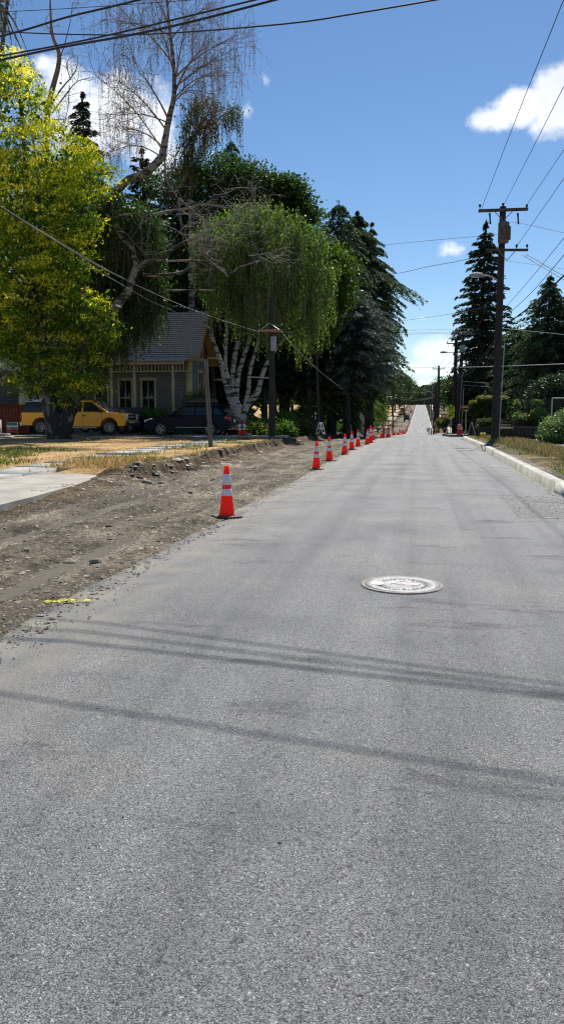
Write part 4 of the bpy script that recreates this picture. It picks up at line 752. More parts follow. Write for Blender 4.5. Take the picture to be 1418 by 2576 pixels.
# distant street trees
def roundtree(x, y, h, w, mat, lab, group=None, n=320, leaf=.5, base_h=.25, name='street_tree'):
    z0 = float(zr(y)); t = thing(name, lab, 'tree', (x, y, z0), 0, group); D = (np.array([x, y, 0]) @ HF)
    nb = 7; mb = MB(); n_ = n; c = []
    for i in range(nb):
        a = rng.uniform(0, 6.28); rr = rng.uniform(.2, .62) * w / 2; zc = z0 + h * (base_h + (1 - base_h) * rng.uniform(.2, .85)); c.append((np.array([x + rr * math.cos(a), y + rr * math.sin(a), zc]), w * rng.uniform(.22, .33), h * rng.uniform(.14, .22)))
    c.append((np.array([x, y, z0 + h * .8]), w * .25, h * .2))
    k = rng.integers(0, len(c), n_); d = rdir(n_); r = rng.uniform(.5, 1, n_); ctr = np.array([q[0] for q in c])[k] + d * (r[:, None]) * np.stack([np.array([q[1] for q in c])[k]] * 2 + [np.array([q[2] for q in c])[k]], 1)
    cc = (ctr[:, None] + rng.normal(size=(n_, 14, 3)) * leaf * 1.1).reshape(-1, 3); leafpts(mb, cc, leaf, leaf * .55, (rng.uniform(0, .7, n_)[:, None] + .25 * (d[:, 2:3] > .3) + rng.uniform(-.15, .15, (n_, 14))).ravel(), .2)
    tm = MB(); tm.tube([(x, y, z0 - .2), (x, y, z0 + h * .4), (x, y, z0 + h * .7)], [h * .022, h * .016, .05], 7); limbs(tm, np.array([x, y, z0 + h * .35]), ctr, h * .007, 8)
    tm.build('trunk', 'trunkd', t, world=True); mb.build('crown', mat, t, world=True); return t
GL = 'street trees lining the far left side'; GRt = 'trees lining the far right side'
for i, (x, y, h, w, m) in enumerate([(-9.5, 104, 6.5, 5, 'faryg'), (-8.6, 118, 7, 5, 'faryg'), (-11, 135, 10.5, 8, 'farg'), (-9, 150, 8, 6, 'faryg'), (-10, 172, 12, 10, 'farg'), (-9, 195, 13, 11, 'farg'), (-10, 225, 14, 12, 'farg'), (-9, 260, 13, 12, 'farg'), (-9.5, 300, 14, 13, 'farg'), (-9, 345, 14, 13, 'farg'), (-9, 395, 13, 12, 'farg'), (-18, 150, 15, 12, 'farg'), (-20, 215, 18, 16, 'farg'), (-24, 110, 14, 12, 'farg'), (-8, 440, 13, 12, 'farg'), (-15, 92, 11, 8, 'farg')]):
    roundtree(x, y, h, w, m, 'yellow green street tree in the middle distance left of the far road' if m == 'faryg' else 'dark leafy tree in the row along the left of the far road', ('pale ' if m == 'faryg' else 'dark ') + GL, n=300 if y < 200 else 200, leaf=.42 if y < 160 else .8)
for i, (x, y, h, w, m) in enumerate([(10, 118, 9, 8, 'farg'), (8.5, 140, 7.5, 7, 'faryg'), (12, 160, 13, 10, 'farg'), (10, 190, 12, 10, 'farg'), (9.5, 230, 12, 11, 'farg'), (10, 275, 12, 12, 'farg'), (9.5, 325, 12, 12, 'farg'), (9, 380, 11, 11, 'farg'), (8, 440, 11, 11, 'farg'), (18, 130, 15, 12, 'farg'), (22, 180, 17, 15, 'farg'), (0, 560, 14, 16, 'farg'), (-6, 575, 15, 16, 'farg'), (7, 585, 15, 16, 'farg')]):
    roundtree(x, y, h, w, m, 'yellow green tree on the right beyond the school sign' if m == 'faryg' else ('dark leafy tree closing the far end of the road' if y > 500 else 'dark leafy tree in the row along the right of the far road'), ('far end trees' if y > 500 else ('pale ' if m == 'faryg' else 'dark ') + GRt), n=300 if y < 200 else 200, leaf=.42 if y < 160 else .8)
# right side conifers
conifer('tall dark fir with sky gaps standing behind the twin poles', 'tree', 1198, 553, 1070, 96, [(0, 2), (.06, 18), (.14, 38), (.2, 46), (.3, 54), (.4, 72), (.6, 70), (.8, 66), (1, 62)], 'fir', .28, .62, .22, 62, 8, .18, gap=.14, sub=36, lean=8)
conifer('dark cypress with feathery tip above the big laurel', 'tree', 1368, 692, 1050, 62, [(0, 6), (.08, 26), (.2, 55), (.4, 95), (1, 115)], 'deodar', .4, .42, .12, 46, 9, .25, sub=34)
conifer('dark cypress at the photo edge right of the feathery one', 'tree', 1440, 715, 1060, 60, [(0, 10), (.1, 45), (.4, 100), (1, 120)], 'fir', .4, .45, .14, 40, 9, .25)
conifer('small flat topped dark evergreen right of the main pole', 'tree', 1292, 822, 1060, 70, [(0, 22), (.1, 45), (.4, 60), (1, 75)], 'deodar', .35, .42, .14, 30, 9, .2)
for px, top, D, w, lab in [(1245, 880, 84, 60, 'dark evergreen between the twin poles and the main pole'), (1340, 840, 76, 100, 'dark evergreen filling behind the clipped hedges'), (1430, 850, 74, 100, 'dark evergreen behind the chain link fence'), (1185, 930, 92, 40, 'dark shrubby evergreen behind the street name sign'), (1285, 930, 66, 70, 'low dark evergreen behind the topiary')]:
    conifer(lab, 'tree', px, top, 1078, D, [(0, 14), (.15, w * .7), (.4, w * .95), (1, w)], 'fir', .4, .55, .24, 26, 10, .2, sub=28)
# distant masses closing the horizon
def mass(name, boxes, n, leaf, mat, lab):
    mb = MB()
    for (x0, x1, y0, y1, h) in boxes:
        k = int(n / len(boxes)); x = rng.uniform(x0, x1, k); y = rng.uniform(y0, y1, k); hh = h * (.6 + .8 * (fbm(x, y, .05, 3) + .5)); z = zr(y) + hh * rng.uniform(0, 1, k) ** .7
        leafpts(mb, np.stack([x, y, z], 1), leaf, leaf * .6, rng.uniform(0, .8, k), .2)
    return tag(mb.build(name, mat), lab, 'woods', kind='stuff')
mass('woodland', [(-160, -22, 96, 106, 13), (-90, -26, 84, 90, 9)], 15000, 1.5, 'fir', 'dark wooded mass behind the houses on the left')
mass('woodland', [(26, 120, 92, 104, 12), (16, 70, 88, 94, 7)], 12000, 1.4, 'fir', 'dark wooded mass behind the gardens on the right')
mass('woodland', [(-260, 260, 640, 700, 22)], 9000, 6, 'farg', 'far treeline beyond the crest of the road')

# ------------------------------------------------------------------ grass
def blades(mb, x, y, z, h, w, tint, lean=.35):
    n = len(x); c = np.stack([x, y, z], 1); a = np.stack([rng.normal(size=n) * lean, rng.normal(size=n) * lean, np.ones(n)], 1); hh = h * rng.uniform(.5, 1.3, n); a = unit(a) * hh[:, None] / 2
    b = rdir(n); b[:, 2] = 0; b = unit(b) * w / 2; mb.quads(c + a, a, b, np.clip(tint, 0, 1))
mb = MB(); n = 26000; x = rng.uniform(3.0, 5.45, n); y = 13.6 + rng.uniform(0, 1, n) ** 1.3 * 35; k = fbm(x, y, 1.1, 4) + (x - 3.3) * .4 > -.05; x, y = x[k], y[k]
blades(mb, x, y, zr(y) + .12, .16 * (.6 + .8 * np.clip(x - 3.0, 0, 1)) * np.clip((5.6 - x) / .9, .25, 1), .022, rng.uniform(0, 1, len(x))); tag(mb.build('dry_grass', 'vergegrass'), 'tall dry seeded grass on the right verge', 'grass', kind='stuff')
mb = MB(); n = 14000; x = rng.uniform(2.9, 5.45, n); y = 13.6 + rng.uniform(0, 1, n) ** 1.3 * 35; k = fbm(x, y, .9, 8) > .04; x, y = x[k], y[k]; blades(mb, x, y, zr(y) + .12, .15, .025, rng.uniform(0, 1, len(x)), .6)
n = 9000; x = rng.uniform(-17, -9.9, n); y = rng.uniform(14, 25, n); k = (fbm(x, y, .35, 12) + (22 - y) * .035 + (-x - 11) * .02 > .02); x, y = x[k], y[k]; blades(mb, x, y, zr(y) + .13, .20, .035, rng.uniform(0, .75, len(x)), .6)
n = 3500; x = rng.uniform(-9, -6.7, n); y = rng.uniform(17, 40, n); k = fbm(x, y, .8, 2) > .06; x, y = x[k], y[k]; blades(mb, x, y, zr(y) + .15, .16, .03, rng.uniform(.1, .9, len(x)), .5)
tag(mb.build('weeds', 'greengrass'), 'green weeds in the verges and the near lawn corner', 'weeds', kind='stuff')
mb = MB(); n = 30000; x = -6.7 - rng.uniform(0, 1, n) ** 1.4 * 13; y = rng.uniform(16.9, 38.8, n); k = ((x > -8.6) | (x < -10.05)) & (fbm(x, y, .5, 21) > -.22); x, y = x[k], y[k]; blades(mb, x, y, ztop(y) - .05, .075, .022, rng.uniform(.1, 1, len(x)), .7)
n = 3500; x = rng.uniform(-9.9, -6.8, n); y = rng.uniform(15.6, 20.5, n); k = ((x > -8.8) & (y > 16.9)) | (fbm(x, y, 1.5, 5) > .2); x, y = x[k], y[k]; blades(mb, x, y, zr(y) + .12, .24, .018, rng.uniform(.3, 1, len(x)), .7)
tag(mb.build('grass', 'drygrass'), 'short straw coloured grass over the left lawn and verge', 'grass', kind='stuff')
mb = MB(); n = 460; x = rng.uniform(-17, -6.8, n); y = rng.uniform(16, 38, n); k = fbm(x, y, .5, 31) > -.05; x, y = x[k], y[k]; c = np.stack([x, y, ztop(y) + rng.uniform(.08, .22, len(x))], 1); leafpts(mb, c, .055, .05, .5); tag(mb.build('dandelions', 'flower'), 'scattered yellow dandelion flowers over the left lawn', 'flowers', kind='stuff')

# ------------------------------------------------------------------ houses
cs, sn = math.cos(YAW), math.sin(YAW)
def XY(px, y): k = (px - 709) / F * math.cos(PIT); return y * (k * cs - sn) / (cs + k * sn)
def ZY(py, px, y):
    v = ray(px, py); return H + v[2] * (y / v[1])
h = thing('gabled_house', 'grey gabled house with a shingle roof, tan trim and a front porch', 'house', (-20, 52, .1))
def hb(name, mat, fn, parent=None, bevel=0): b = MB(); fn(b); return b.build(name, mat, parent or h, world=(parent is None), bevel=bevel) if parent is None else b.build(name, mat, parent)
x0, x1, y0, y1 = -27., -15., 50.2, 54.6; ze, zg = 5.55, 8.15; ym = (y0 + y1) / 2
o_ = np.array([-20, 52, .1])
b = MB(); b.box(((x0 + x1) / 2, ym, ze / 2), (x1 - x0, y1 - y0, ze)); wall = b.build('wall', 'siding', h, world=True)
b = MB(); b.prism([(y0 + .03, 5.16), (y1 - .03, 5.16), (y1 - .03, ze + .1), (ym, zg - .25), (y0 + .03, ze + .1)], x1 - .05, x1 + .012, 'X'); b.build('gable', 'burg', h, world=True)
sl = (zg - ze) / (ym - y0 + .0); ov = .5
b = MB()
for s in (-1, 1):
    ye = ym + s * (ym - y0 + ov); zee = zg - sl * (ym - y0 + ov)
    b.prism([(ym, zg), (ym, zg + .16), (ye, zee + .16), (ye, zee)], x0 - .5, x1 + .72, 'X')
roof = b.build('roof', 'roof', h, world=True)
b = MB()
for s in (-1, 1):
    ye = ym + s * (ym - y0 + ov); zee = zg - sl * (ym - y0 + ov)
    b.prism([(ym, zg - .03), (ym, zg - .24), (ye + s * .02, zee - .24), (ye + s * .02, zee - .03)], x1 + .66, x1 + .74, 'X')
    b.prism([(ym, zg - .012), (ym, zg - .05), (ye, zee - .05), (ye, zee - .012)], x1 + .02, x1 + .655, 'X')
    b.box(((x0 + x1) / 2 + .1, ye + s * .03, zee - .02), (x1 - x0 + 1.1, .05, .26))
b.build('eaves', 'eave', h, world=True)
b = MB()
b.box((x1 - .14, y0 - .02, 2.75), (.36, .06, 5.5)); b.box((x1 + .02, y0 + .15, 2.75), (.05, .30, 5.5)); b.box((x1 + .02, y1 - .12, 2.75), (.05, .26, 5.5)); b.box((x1 + .035, ym, 5.1), (.05, y1 - y0 + .06, .24))
b.box((x1 + .035, ym - .75, 5.9), (.05, .13, 1.4)); b.box((x1 + .035, ym + .75, 5.9), (.05, .13, 1.4)); b.box((x1 + .05, y1 + .25, 5.35), (1.1, .5, .14)); b.box((x1 + .6, y1 + 1.0, 3.85), (.9, .9, .1)); b.build('trim', 'tan', h, world=True)
def window(parent, c, w, hh, axis, mat='tan', sash=True):
    b = MB(); t = .14
    if axis == 'X': bx = lambda u, v, du, dv, d, th: b.box((c[0] + d, c[1] + u, c[2] + v), (th, du, dv))
    else: bx = lambda u, v, du, dv, d, th: b.box((c[0] + u, c[1] - d, c[2] + v), (du, th, dv))
    bx(-w / 2 - t / 2, 0, t, hh, .03, .06); bx(w / 2 + t / 2, 0, t, hh, .03, .06); bx(0, hh / 2 + .1, w + 2 * t + .12, .2, .035, .08); bx(0, -hh / 2 - .05, w + 2 * t, .1, .035, .1)
    fr = b.build('window', mat, h if parent is None else parent, world=True)
    org = np.array((h if parent is None else parent)['_loc']); b = MB(); c = np.array(c) - org
    if axis == 'X': bx(0, 0, w, hh, .008, .02); 
    else: bx(0, 0, w, hh, .008, .02)
    b.build('pane', 'glass', fr); b = MB()
    bx(0, 0, w, .05, .03, .03); bx(0, 0, .045, hh, .03, .03); b.build('sash', mat, fr)
window(None, (x1 + .01, 52.5, 3.3), 1.05, 1.75, 'X')
yp = 48.7; zpt = 4.78
window(None, (XY(375, y0), y0 - .01, 2.45), .82, 2.3, 'Y'); window(None, (XY(318, y0), y0 - .01, 2.45), .8, 2.3, 'Y'); window(None, (XY(258, y0), y0 - .01, 2.45), .8, 2.3, 'Y')
b = MB(); xr_ = XY(466, yp)
b.prism([(yp - .35, zpt - .02), (yp - .35, zpt + .1), (y0 - .03, zpt + .42), (y0 - .03, zpt + .30)], x0, xr_ + .1, 'X'); b.build('porch_roof', 'porchroof', h, world=True)
b = MB(); b.box(((x0 + xr_) / 2, yp - .1, zpt - .14), (xr_ - x0, .12, .2)); b.box(((x0 + xr_) / 2, yp, zpt - .66), (xr_ - x0, .07, .07)); b.box((xr_ + .03, (yp + y0) / 2, zpt - .66), (.06, y0 - yp - .1, .06))
x = x0
while x < xr_: b.box((x, yp, zpt - .43), (.045, .045, .4)); x += .24
for px in (341, 437, 283): b.box((XY(px, yp), yp - .01, zpt / 2 - .1), (.15, .15, zpt - .4))
b.box(((x0 + xr_) / 2, yp - .02, 1.28), (xr_ - x0, .08, .07)); b.build('porch_posts', 'tan', h, world=True)
b = MB(); b.box(((x0 + xr_) / 2, (yp + y0) / 2, .35), (xr_ - x0, y0 - yp - .04, .6)); b.build('porch_floor', 'greyp', h, world=True)
# second house behind the golden tree
h2 = thing('clapboard_house', 'dark grey clapboard house with burgundy gable at the photo edge behind the red fence', 'house', (-27, 48, .1)); ya = 47.
xa, xb = XY(-260, ya), XY(122, ya); b = MB(); b.box(((xa + xb) / 2, ya + 3.5, 2.7), (xb - xa, 7, 5.4)); b.build('wall', 'sidingd', h2, world=True)
b = MB(); xm = XY(20, ya); b.prism([(xa, 5.4), (xb - .05, 5.4), (xm, 8.9)], ya - .01, ya + .3, 'Y'); b.build('gable', 'burg', h2, world=True)
b = MB(); b.prism([(xb + .5, 5.05), (xm, 9.3), (xa - .5, 5.05), (xa - .5, 4.9), (xm, 9.05), (xb + .5, 4.9)], ya - .5, ya + 7, 'Y'); b.build('roof', 'roof', h2, world=True)
b = MB(); b.box(((xa + xb) / 2, ya - .04, 5.35), (xb - xa + .1, .08, .26)); b.box((XY(62, ya), ya - .04, 2.6), (.62, .07, 5.1)); b.box((XY(112, ya), ya - .04, 2.6), (.3, .07, 5.1)); b.box((XY(70, ya), ya - .05, 3.3), (1.2, .06, .16)); b.build('trim', 'tan', h2, world=True)
window(h2, (XY(90, ya), ya - .01, 2.3), .7, 1.9, 'Y'); window(h2, (XY(96, ya), ya - .01, 6.2), .7, .9, 'Y')
b = MB(); xq = XY(20, 43.5); b.prism([(xq, 4.0), (xq, 4.22), (xq - 3, 6.2), (xq - 3, 5.98)], 43.2, 45.5, 'Y'); b.build('porch_roof', 'white', h2, world=True)
# fences on the left
def fence(name, lab, px0, px1, y, z0, zt, mat, post=1.9, rails=True, railmat=None):
    xa, xb = XY(px0, y), XY(px1, y); t = thing(name, lab, 'fence', ((xa + xb) / 2, y, z0)); b = MB(); b.box(((xa + xb) / 2, y, (z0 + zt) / 2), (xb - xa, .03, zt - z0)); b.build('board_panel', mat, t, world=True)
    if rails: b = MB(); b.box(((xa + xb) / 2, y - .04, zt), (xb - xa, .1, .06)); b.box(((xa + xb) / 2, y - .04, zt - .42), (xb - xa, .06, .08)); b.box(((xa + xb) / 2, y - .04, z0 + .15), (xb - xa, .06, .08)); b.build('rail', railmat or mat, t, world=True)
    x = xb
    while x > xa: b = MB(); b.box((x, y - .06, (z0 + zt) / 2 + .03), (.1, .1, zt - z0 + .08)); b.build('post', railmat or mat, t, world=True); x -= post
    return t
fence('cedar_fence', 'red cedar board fence with a top rail left of the pickup', -120, 72, 43.6, .15, 1.92, 'redfence')
fence('board_fence', 'grey board fence between the pickup and the porch', 300, 368, 46.2, .2, 1.8, 'greyfence', rails=False)
b = MB(); q = P(5, 1095, 39.5); b.box((q[0] - .6, q[1], .35), (1.9, .5, .12)); b.box((q[0] - .2, q[1] - .35, .22), (1.9, .5, .12)); b.box((q[0] - .55, q[1] + .1, .75), (.8, .4, .7)); o = b.build('garden_steps', 'oldconc', loc=(q[0], q[1], .1)); tag(o, 'low concrete steps and planter box in front of the red fence', 'steps')
t = thing('yard_banner', 'small striped lawn banner in front of the red fence', 'banner', tuple(np.array([*P(32, 1085, 40.5)[:2], .15]))); b = MB(); b.box((0, 0, .55), (.62, .02, .5)); b.build('panel', 'white', t); b = MB(); b.box((0, -.014, .5), (.62, .006, .12)); b.build('stripe', 'bluecar', t); b = MB(); b.box((0, -.014, .37), (.62, .006, .13)); b.build('stripe', 'signred', t); b = MB(); b.box((0, -.014, .72), (.62, .006, .14)); b.build('stripe', 'signgr', t); b = MB(); b.box((-.28, .02, .4), (.03, .02, .8)); b.box((.28, .02, .4), (.03, .02, .8)); b.build('stake', 'steel', t)
# ------------------------------------------------------------------ vehicles
def arc(cx, cz, r, a0, a1, n=9): return [(cx + r * math.cos(R_(a)), cz + r * math.sin(R_(a))) for a in np.linspace(a0, a1, n)]
def vehicle(name, lab, loc, rz, prof, hw, wx, wr, paint, cabin, cat='car', glassside=None, scale=1, spokes=5):
    t = thing(name, lab, cat, loc, rz)
    b = MB(); low = prof + []
    b.prism(low, -hw, hw, 'Y'); body = b.build('body', paint, t, bevel=.05, seg=3)
    (bx0, bx1, bz, tx0, tx1, tz, bw, tw_) = cabin
    b = MB(); b.hexa([(bx0, -bw, bz), (bx1, -bw, bz), (bx1, bw, bz), (bx0, bw, bz), (tx0, -tw_, tz), (tx1, -tw_, tz), (tx1, tw_, tz), (tx0, tw_, tz)]); b.build('cabin', paint, t, bevel=.05, seg=3)
    def side(poly, s, mat, nm='window', off=.006):
        b = MB(); f = lambda x, z, o: (x, s * (bw + (tw_ - bw) * (z - bz) / (tz - bz) + o), z); b.pris = [([f(x, z, off) for x, z in poly], [f(x, z, -.02) for x, z in poly], 0)]; b.add([(0, 0, bz)] * 3, [(0, 1, 2, 2)]); return b.build(nm, mat, t)
    for poly in glassside:
        for s in (-1, 1): side(poly, s, 'glass')
    def endp(z0, z1, which, mat, nm):
        b = MB(); xb, xt = (bx1, tx1) if which > 0 else (bx0, tx0); f = lambda z: (xb + (xt - xb) * (z - bz) / (tz - bz), (bw + (tw_ - bw) * (z - bz) / (tz - bz)) - .09)
        (xa, wa), (xc, wc) = f(z0), f(z1); d = .010 * which; b.pris = [([(xa + d, -wa, z0), (xa + d, wa, z0), (xc + d, wc, z1), (xc + d, -wc, z1)], [(xa - d, -wa, z0 - .01), (xa - d, wa, z0 - .01), (xc - d, wc, z1 - .01), (xc - d, -wc, z1 - .01)], 0)]; b.add([(0, 0, bz)] * 3, [(0, 1, 2, 2)]); b.build(nm, mat, t)
    endp(bz + .05, tz - .05, 1, 'glasslt', 'windscreen'); endp(bz + .08, tz - .07, -1, 'glass', 'rear_window')
    for x in wx:
        for s in (-1, 1):
            b = MB(); m = Matrix.Rotation(R_(90), 3, 'X'); bb = MB(); bb.lathe([(wr * .62, -.10), (wr * .95, -.11), (wr, -.08), (wr, .08), (wr * .95, .11), (wr * .62, .10)], 24); bb.V = [v @ np.array(m).T for v in bb.V]; w = bb.build('wheel', 'tyre', t, smooth=True); w.location = (x, s * (hw - .10), wr)
            bb = MB(); bb.lathe([(.001, .05), (.06, .06), (.07, .04)], 12); bb.lathe([(wr * .62, .10), (wr * .66, .105), (wr * .60, .06), (wr * .58, -.02)], 24)
            for k in range(spokes): a = k * 6.283 / spokes + .3; bb.box((math.cos(a) * wr * .33, math.sin(a) * wr * .33, .045), (wr * .58, .065 if spokes < 7 else .05, .03), a)
            bb.V = [v @ np.array(Matrix.Rotation(R_(90) * (1 if s < 0 else -1), 3, 'X')).T for v in bb.V]; r = bb.build('rim', 'alloy', w); 
    return t
def L_(b, name, mat, t, **k): return b.build(name, mat, t, **k)
# pickup
zc = .13; tw = thing  # alias
wx = (-1.9, 2.1)
prof = [(-2.95, .52), (-3.03, .62), (-3.05, 1.16), (-3.0, 1.2), (1.95, 1.2), (2.5, 1.17), (2.98, 1.08), (3.05, 1.0), (3.06, .62), (2.98, .48), (2.62, .46)] + arc(2.1, .42, .52, 5, 175) + [(1.5, .44), (-1.3, .44)] + arc(-1.9, .42, .52, 5, 175)[0:] + [(-2.45, .50)]
ty = 41.2; tx = XY(206, ty) 
tr = vehicle('pickup_truck', 'orange yellow pickup truck with a black canopy parked behind the forked trunk', (tx - .1, ty, .27), 0, prof, .98, wx, .39, 'truck', (-.62, 2.12, 1.17, -.50, 1.05, 1.86, .93, .74), 'pickup truck', [[(.60, 1.24), (1.80, 1.24), (1.03, 1.76), (.60, 1.77)], [(-.42, 1.24), (.50, 1.24), (.50, 1.77), (-.38, 1.76)]], spokes=7)
b = MB(); b.hexa([(-3.02, -.92, 1.21), (-.66, -.92, 1.21), (-.66, .92, 1.21), (-3.02, .92, 1.21), (-2.86, -.78, 1.76), (-.66, -.78, 1.80), (-.66, .78, 1.80), (-2.86, .78, 1.76)]); L_(b, 'canopy', 'blackp', tr, bevel=.04)
b = MB(); b.box((-1.75, 0, 1.815), (2.25, 1.58, .05)); b.box((-2.0, 0, 1.87), (1.6, .05, .05)); L_(b, 'canopy_roof', 'silver', tr)
b = MB(); b.box((-3.1, 0, .58), (.16, 1.86, .2)); L_(b, 'bumper', 'silver', tr, bevel=.03)
b = MB(); b.box((3.10, 0, .60), (.18, 1.9, .26)); b.box((3.04, 0, .95), (.07, 1.15, .3)); L_(b, 'grille', 'blackp', tr, bevel=.02)
b = MB(); b.box((3.09, 0, .95), (.03, 1.15, .04)); b.box((3.20, 0, .66), (.02, 1.5, .07)); L_(b, 'chrome_bar', 'silver', tr)
b = MB(); b.box((3.11, 0, .95), (.02, .24, .06)); b.box((3.112, 0, .95), (.02, .09, .11)); L_(b, 'emblem', 'excav', tr)
for s in (-1, 1):
    b = MB(); b.box((2.99, s * .80, .95), (.16, .34, .30)); L_(b, 'headlight', 'lamp', tr, bevel=.02)
    b = MB(); b.box((-3.03, s * .93, .98), (.08, .12, .42)); L_(b, 'tail_light', 'redlamp', tr, bevel=.02)
    b = MB(); b.box((1.62, s * 1.10, 1.30), (.16, .22, .2)); L_(b, 'mirror', 'blackp', tr, bevel=.03)
    b = MB(); b.box((.68, s * .99, 1.02), (.24, .03, .05)); L_(b, 'door_handle', 'blackp', tr)
    b = MB(); b.box((.60, s * .983, .82), (.012, .008, .72)); b.box((1.72, s * .983, .82), (.012, .008, .72)); b.box((-.62, s * .983, .82), (.014, .008, .72)); L_(b, 'door_seam', 'blackp', tr)
    b = MB(); b.box((.1, s * .9, .38), (2.4, .12, .06)); L_(b, 'side_step', 'silver', tr)
b = MB(); b.tube([(2.35, -.78, 1.15), (2.32, -.78, 1.75)], .008, 4); L_(b, 'antenna', 'blackp', tr)
# estate car
prof = [(-2.28, .34), (-2.40, .46), (-2.42, .70), (-2.36, .98), (-2.28, 1.03), (.95, 1.00), (1.6, .93), (2.15, .80), (2.36, .66), (2.40, .48), (2.34, .30), (1.90, .27)] + arc(1.42, .33, .40, 0, 180) + [(.95, .27), (-.88, .27)] + arc(-1.32, .33, .40, 0, 180) + [(-1.78, .32)]
cy = 41.0; cx = XY(480, cy)
GP = [[(-.42, 1.06), (.82, 1.06), (.22, 1.43), (-.42, 1.45)], [(-1.42, 1.06), (-.50, 1.06), (-.50, 1.45), (-1.40, 1.43)], [(-2.05, 1.10), (-1.50, 1.06), (-1.48, 1.42), (-1.72, 1.38)]]
cr = vehicle('estate_car', 'dark navy estate car with a black roof box parked nose to nose with the pickup', (cx, cy, .20), math.pi, prof, .90, (1.42, -1.32), .345, 'navy', (-2.26, 1.08, 1.00, -1.86, .22, 1.50, .86, .64), 'car', GP)
b = MB(); b.prism([(-1.55, 1.64), (-1.5, 1.88), (-1.2, 1.93), (-.2, 1.90), (.28, 1.76), (.42, 1.66), (.2, 1.62), (-1.4, 1.61)], .0, .62, 'Y'); L_(b, 'roof_box', 'blackp', cr, bevel=.07, seg=3)
b = MB()
for s in (-1, 1): b.box((-.75, s * .62, 1.56), (2.0, .04, .05))
for x in (-1.1, -.1): b.box((x, 0, 1.585), (.06, 1.26, .03))
L_(b, 'roof_rails', 'blackp', cr)
for s in (-1, 1):
    b = MB(); b.box((-2.26, s * .78, .90), (.34, .26, .2), 0, 0, -.2); L_(b, 'tail_light', 'redlamp', cr, bevel=.03)
    b = MB(); b.box((2.14, s * .72, .76), (.42, .30, .17), 0, 0, .25); L_(b, 'headlight', 'lamp', cr, bevel=.04)
    b = MB(); b.box((.72, s * .98, 1.08), (.12, .18, .14)); L_(b, 'mirror', 'navy', cr, bevel=.03)
    b = MB(); b.box((-.6, s * .78, 1.045), (2.9, .015, .02)); b.box((-.35, s * .905, .45), (1.9, .012, .03)); L_(b, 'chrome_strip', 'silver', cr)
b = MB(); b.box((-2.435, 0, .78), (.02, .34, .16)); L_(b, 'number_plate', 'white', cr); b = MB(); b.box((-2.40, 0, .45), (.10, 1.7, .16)); L_(b, 'bumper', 'blackp', cr, bevel=.03)
b = MB(); b.box((-1.95, 0, 1.52), (.25, 1.2, .03)); L_(b, 'spoiler', 'navy', cr); cr.scale = (1, 1, 1.07)
cy2 = 44.4; c2 = vehicle('hatchback_car', 'dark car mostly hidden behind the pickup bonnet', (XY(296, cy2) - .4, cy2, .3), 0, prof, .90, (1.42, -1.32), .345, 'navy', (-2.26, 1.08, 1.00, -1.86, .22, 1.52, .86, .64), 'car', GP)
q = PX(876, 96, .45); c3 = vehicle('parked_car', 'pale blue car parked beyond the pole on the side street', tuple(q), math.pi, prof, .90, (1.42, -1.32), .345, 'bluecar', (-2.26, 1.08, 1.00, -1.86, .22, 1.50, .86, .64), 'car', GP)
q = PX(800, 104, .5); c4 = vehicle('parked_car', 'silver car half hidden by the bush behind the white A frame', tuple(q), math.pi, prof, .90, (1.42, -1.32), .345, 'silver', (-2.26, 1.08, 1.00, -1.86, .22, 1.50, .86, .64), 'car', GP)
b = MB(); q = PX(852, 90, .1); b.box((q[0] + 1.2, q[1], q[2] + .35), (4.6, .25, .75)); b.box((q[0] + 1.2, q[1], q[2] + .75), (4.7, .3, .06)); o = b.build('garden_wall', 'oldconc', loc=tuple(q)); tag(o, 'low pale wall in front of the pale blue car', 'wall')
# utility vehicle
loc = PX(1022, 214, -.05); u = thing('utility_cart', 'black utility cart with a white roof on the dirt strip up the hill', 'cart', (loc[0] + .15, loc[1], zr(loc[1]) + .05))
b = MB(); b.hexa([(-.72, -1.3, .35), (.72, -1.3, .35), (.72, 1.2, .35), (-.72, 1.2, .35), (-.62, -1.2, 1.0), (.62, -1.2, 1.0), (.72, 1.2, 1.05), (-.72, 1.2, 1.05)]); b.build('body', 'blackp', u, bevel=.05)
b = MB(); b.box((0, .1, 1.95), (1.42, 1.7, .08)); b.build('roof', 'white', u, bevel=.02)
b = MB()
for sx in (-1, 1):
    for yy in (-.65, .8): b.tube([(sx * .62, yy, 1.0), (sx * .6, yy * .8, 1.93)], .035, 6)
b.box((0, -.65, 1.1), (1.2, .05, .05)); b.build('roll_cage', 'blackp', u)
b = MB(); b.box((0, -.6, 1.45), (1.1, .02, .6)); b.build('windscreen', 'glasslt', u)
b = MB(); b.box((-.3, .2, 1.15), (.45, .4, .6)); b.box((.3, .2, 1.15), (.45, .4, .6)); b.build('seat', 'cloth', u)
for sx in (-1, 1):
    b = MB(); b.box((sx * .48, -1.27, .82), (.2, .04, .1)); b.build('headlight', 'lamp', u)
    for yy in (-.95, .95): b = MB(); b.lathe([(.12, -.11), (.31, -.12), (.33, 0), (.31, .12), (.12, .11)], 16); b.V = [v @ np.array(Matrix.Rotation(R_(90), 3, 'Y')).T for v in b.V]; w = b.build('wheel', 'tyre', u); w.location = (sx * .68, yy, .33)
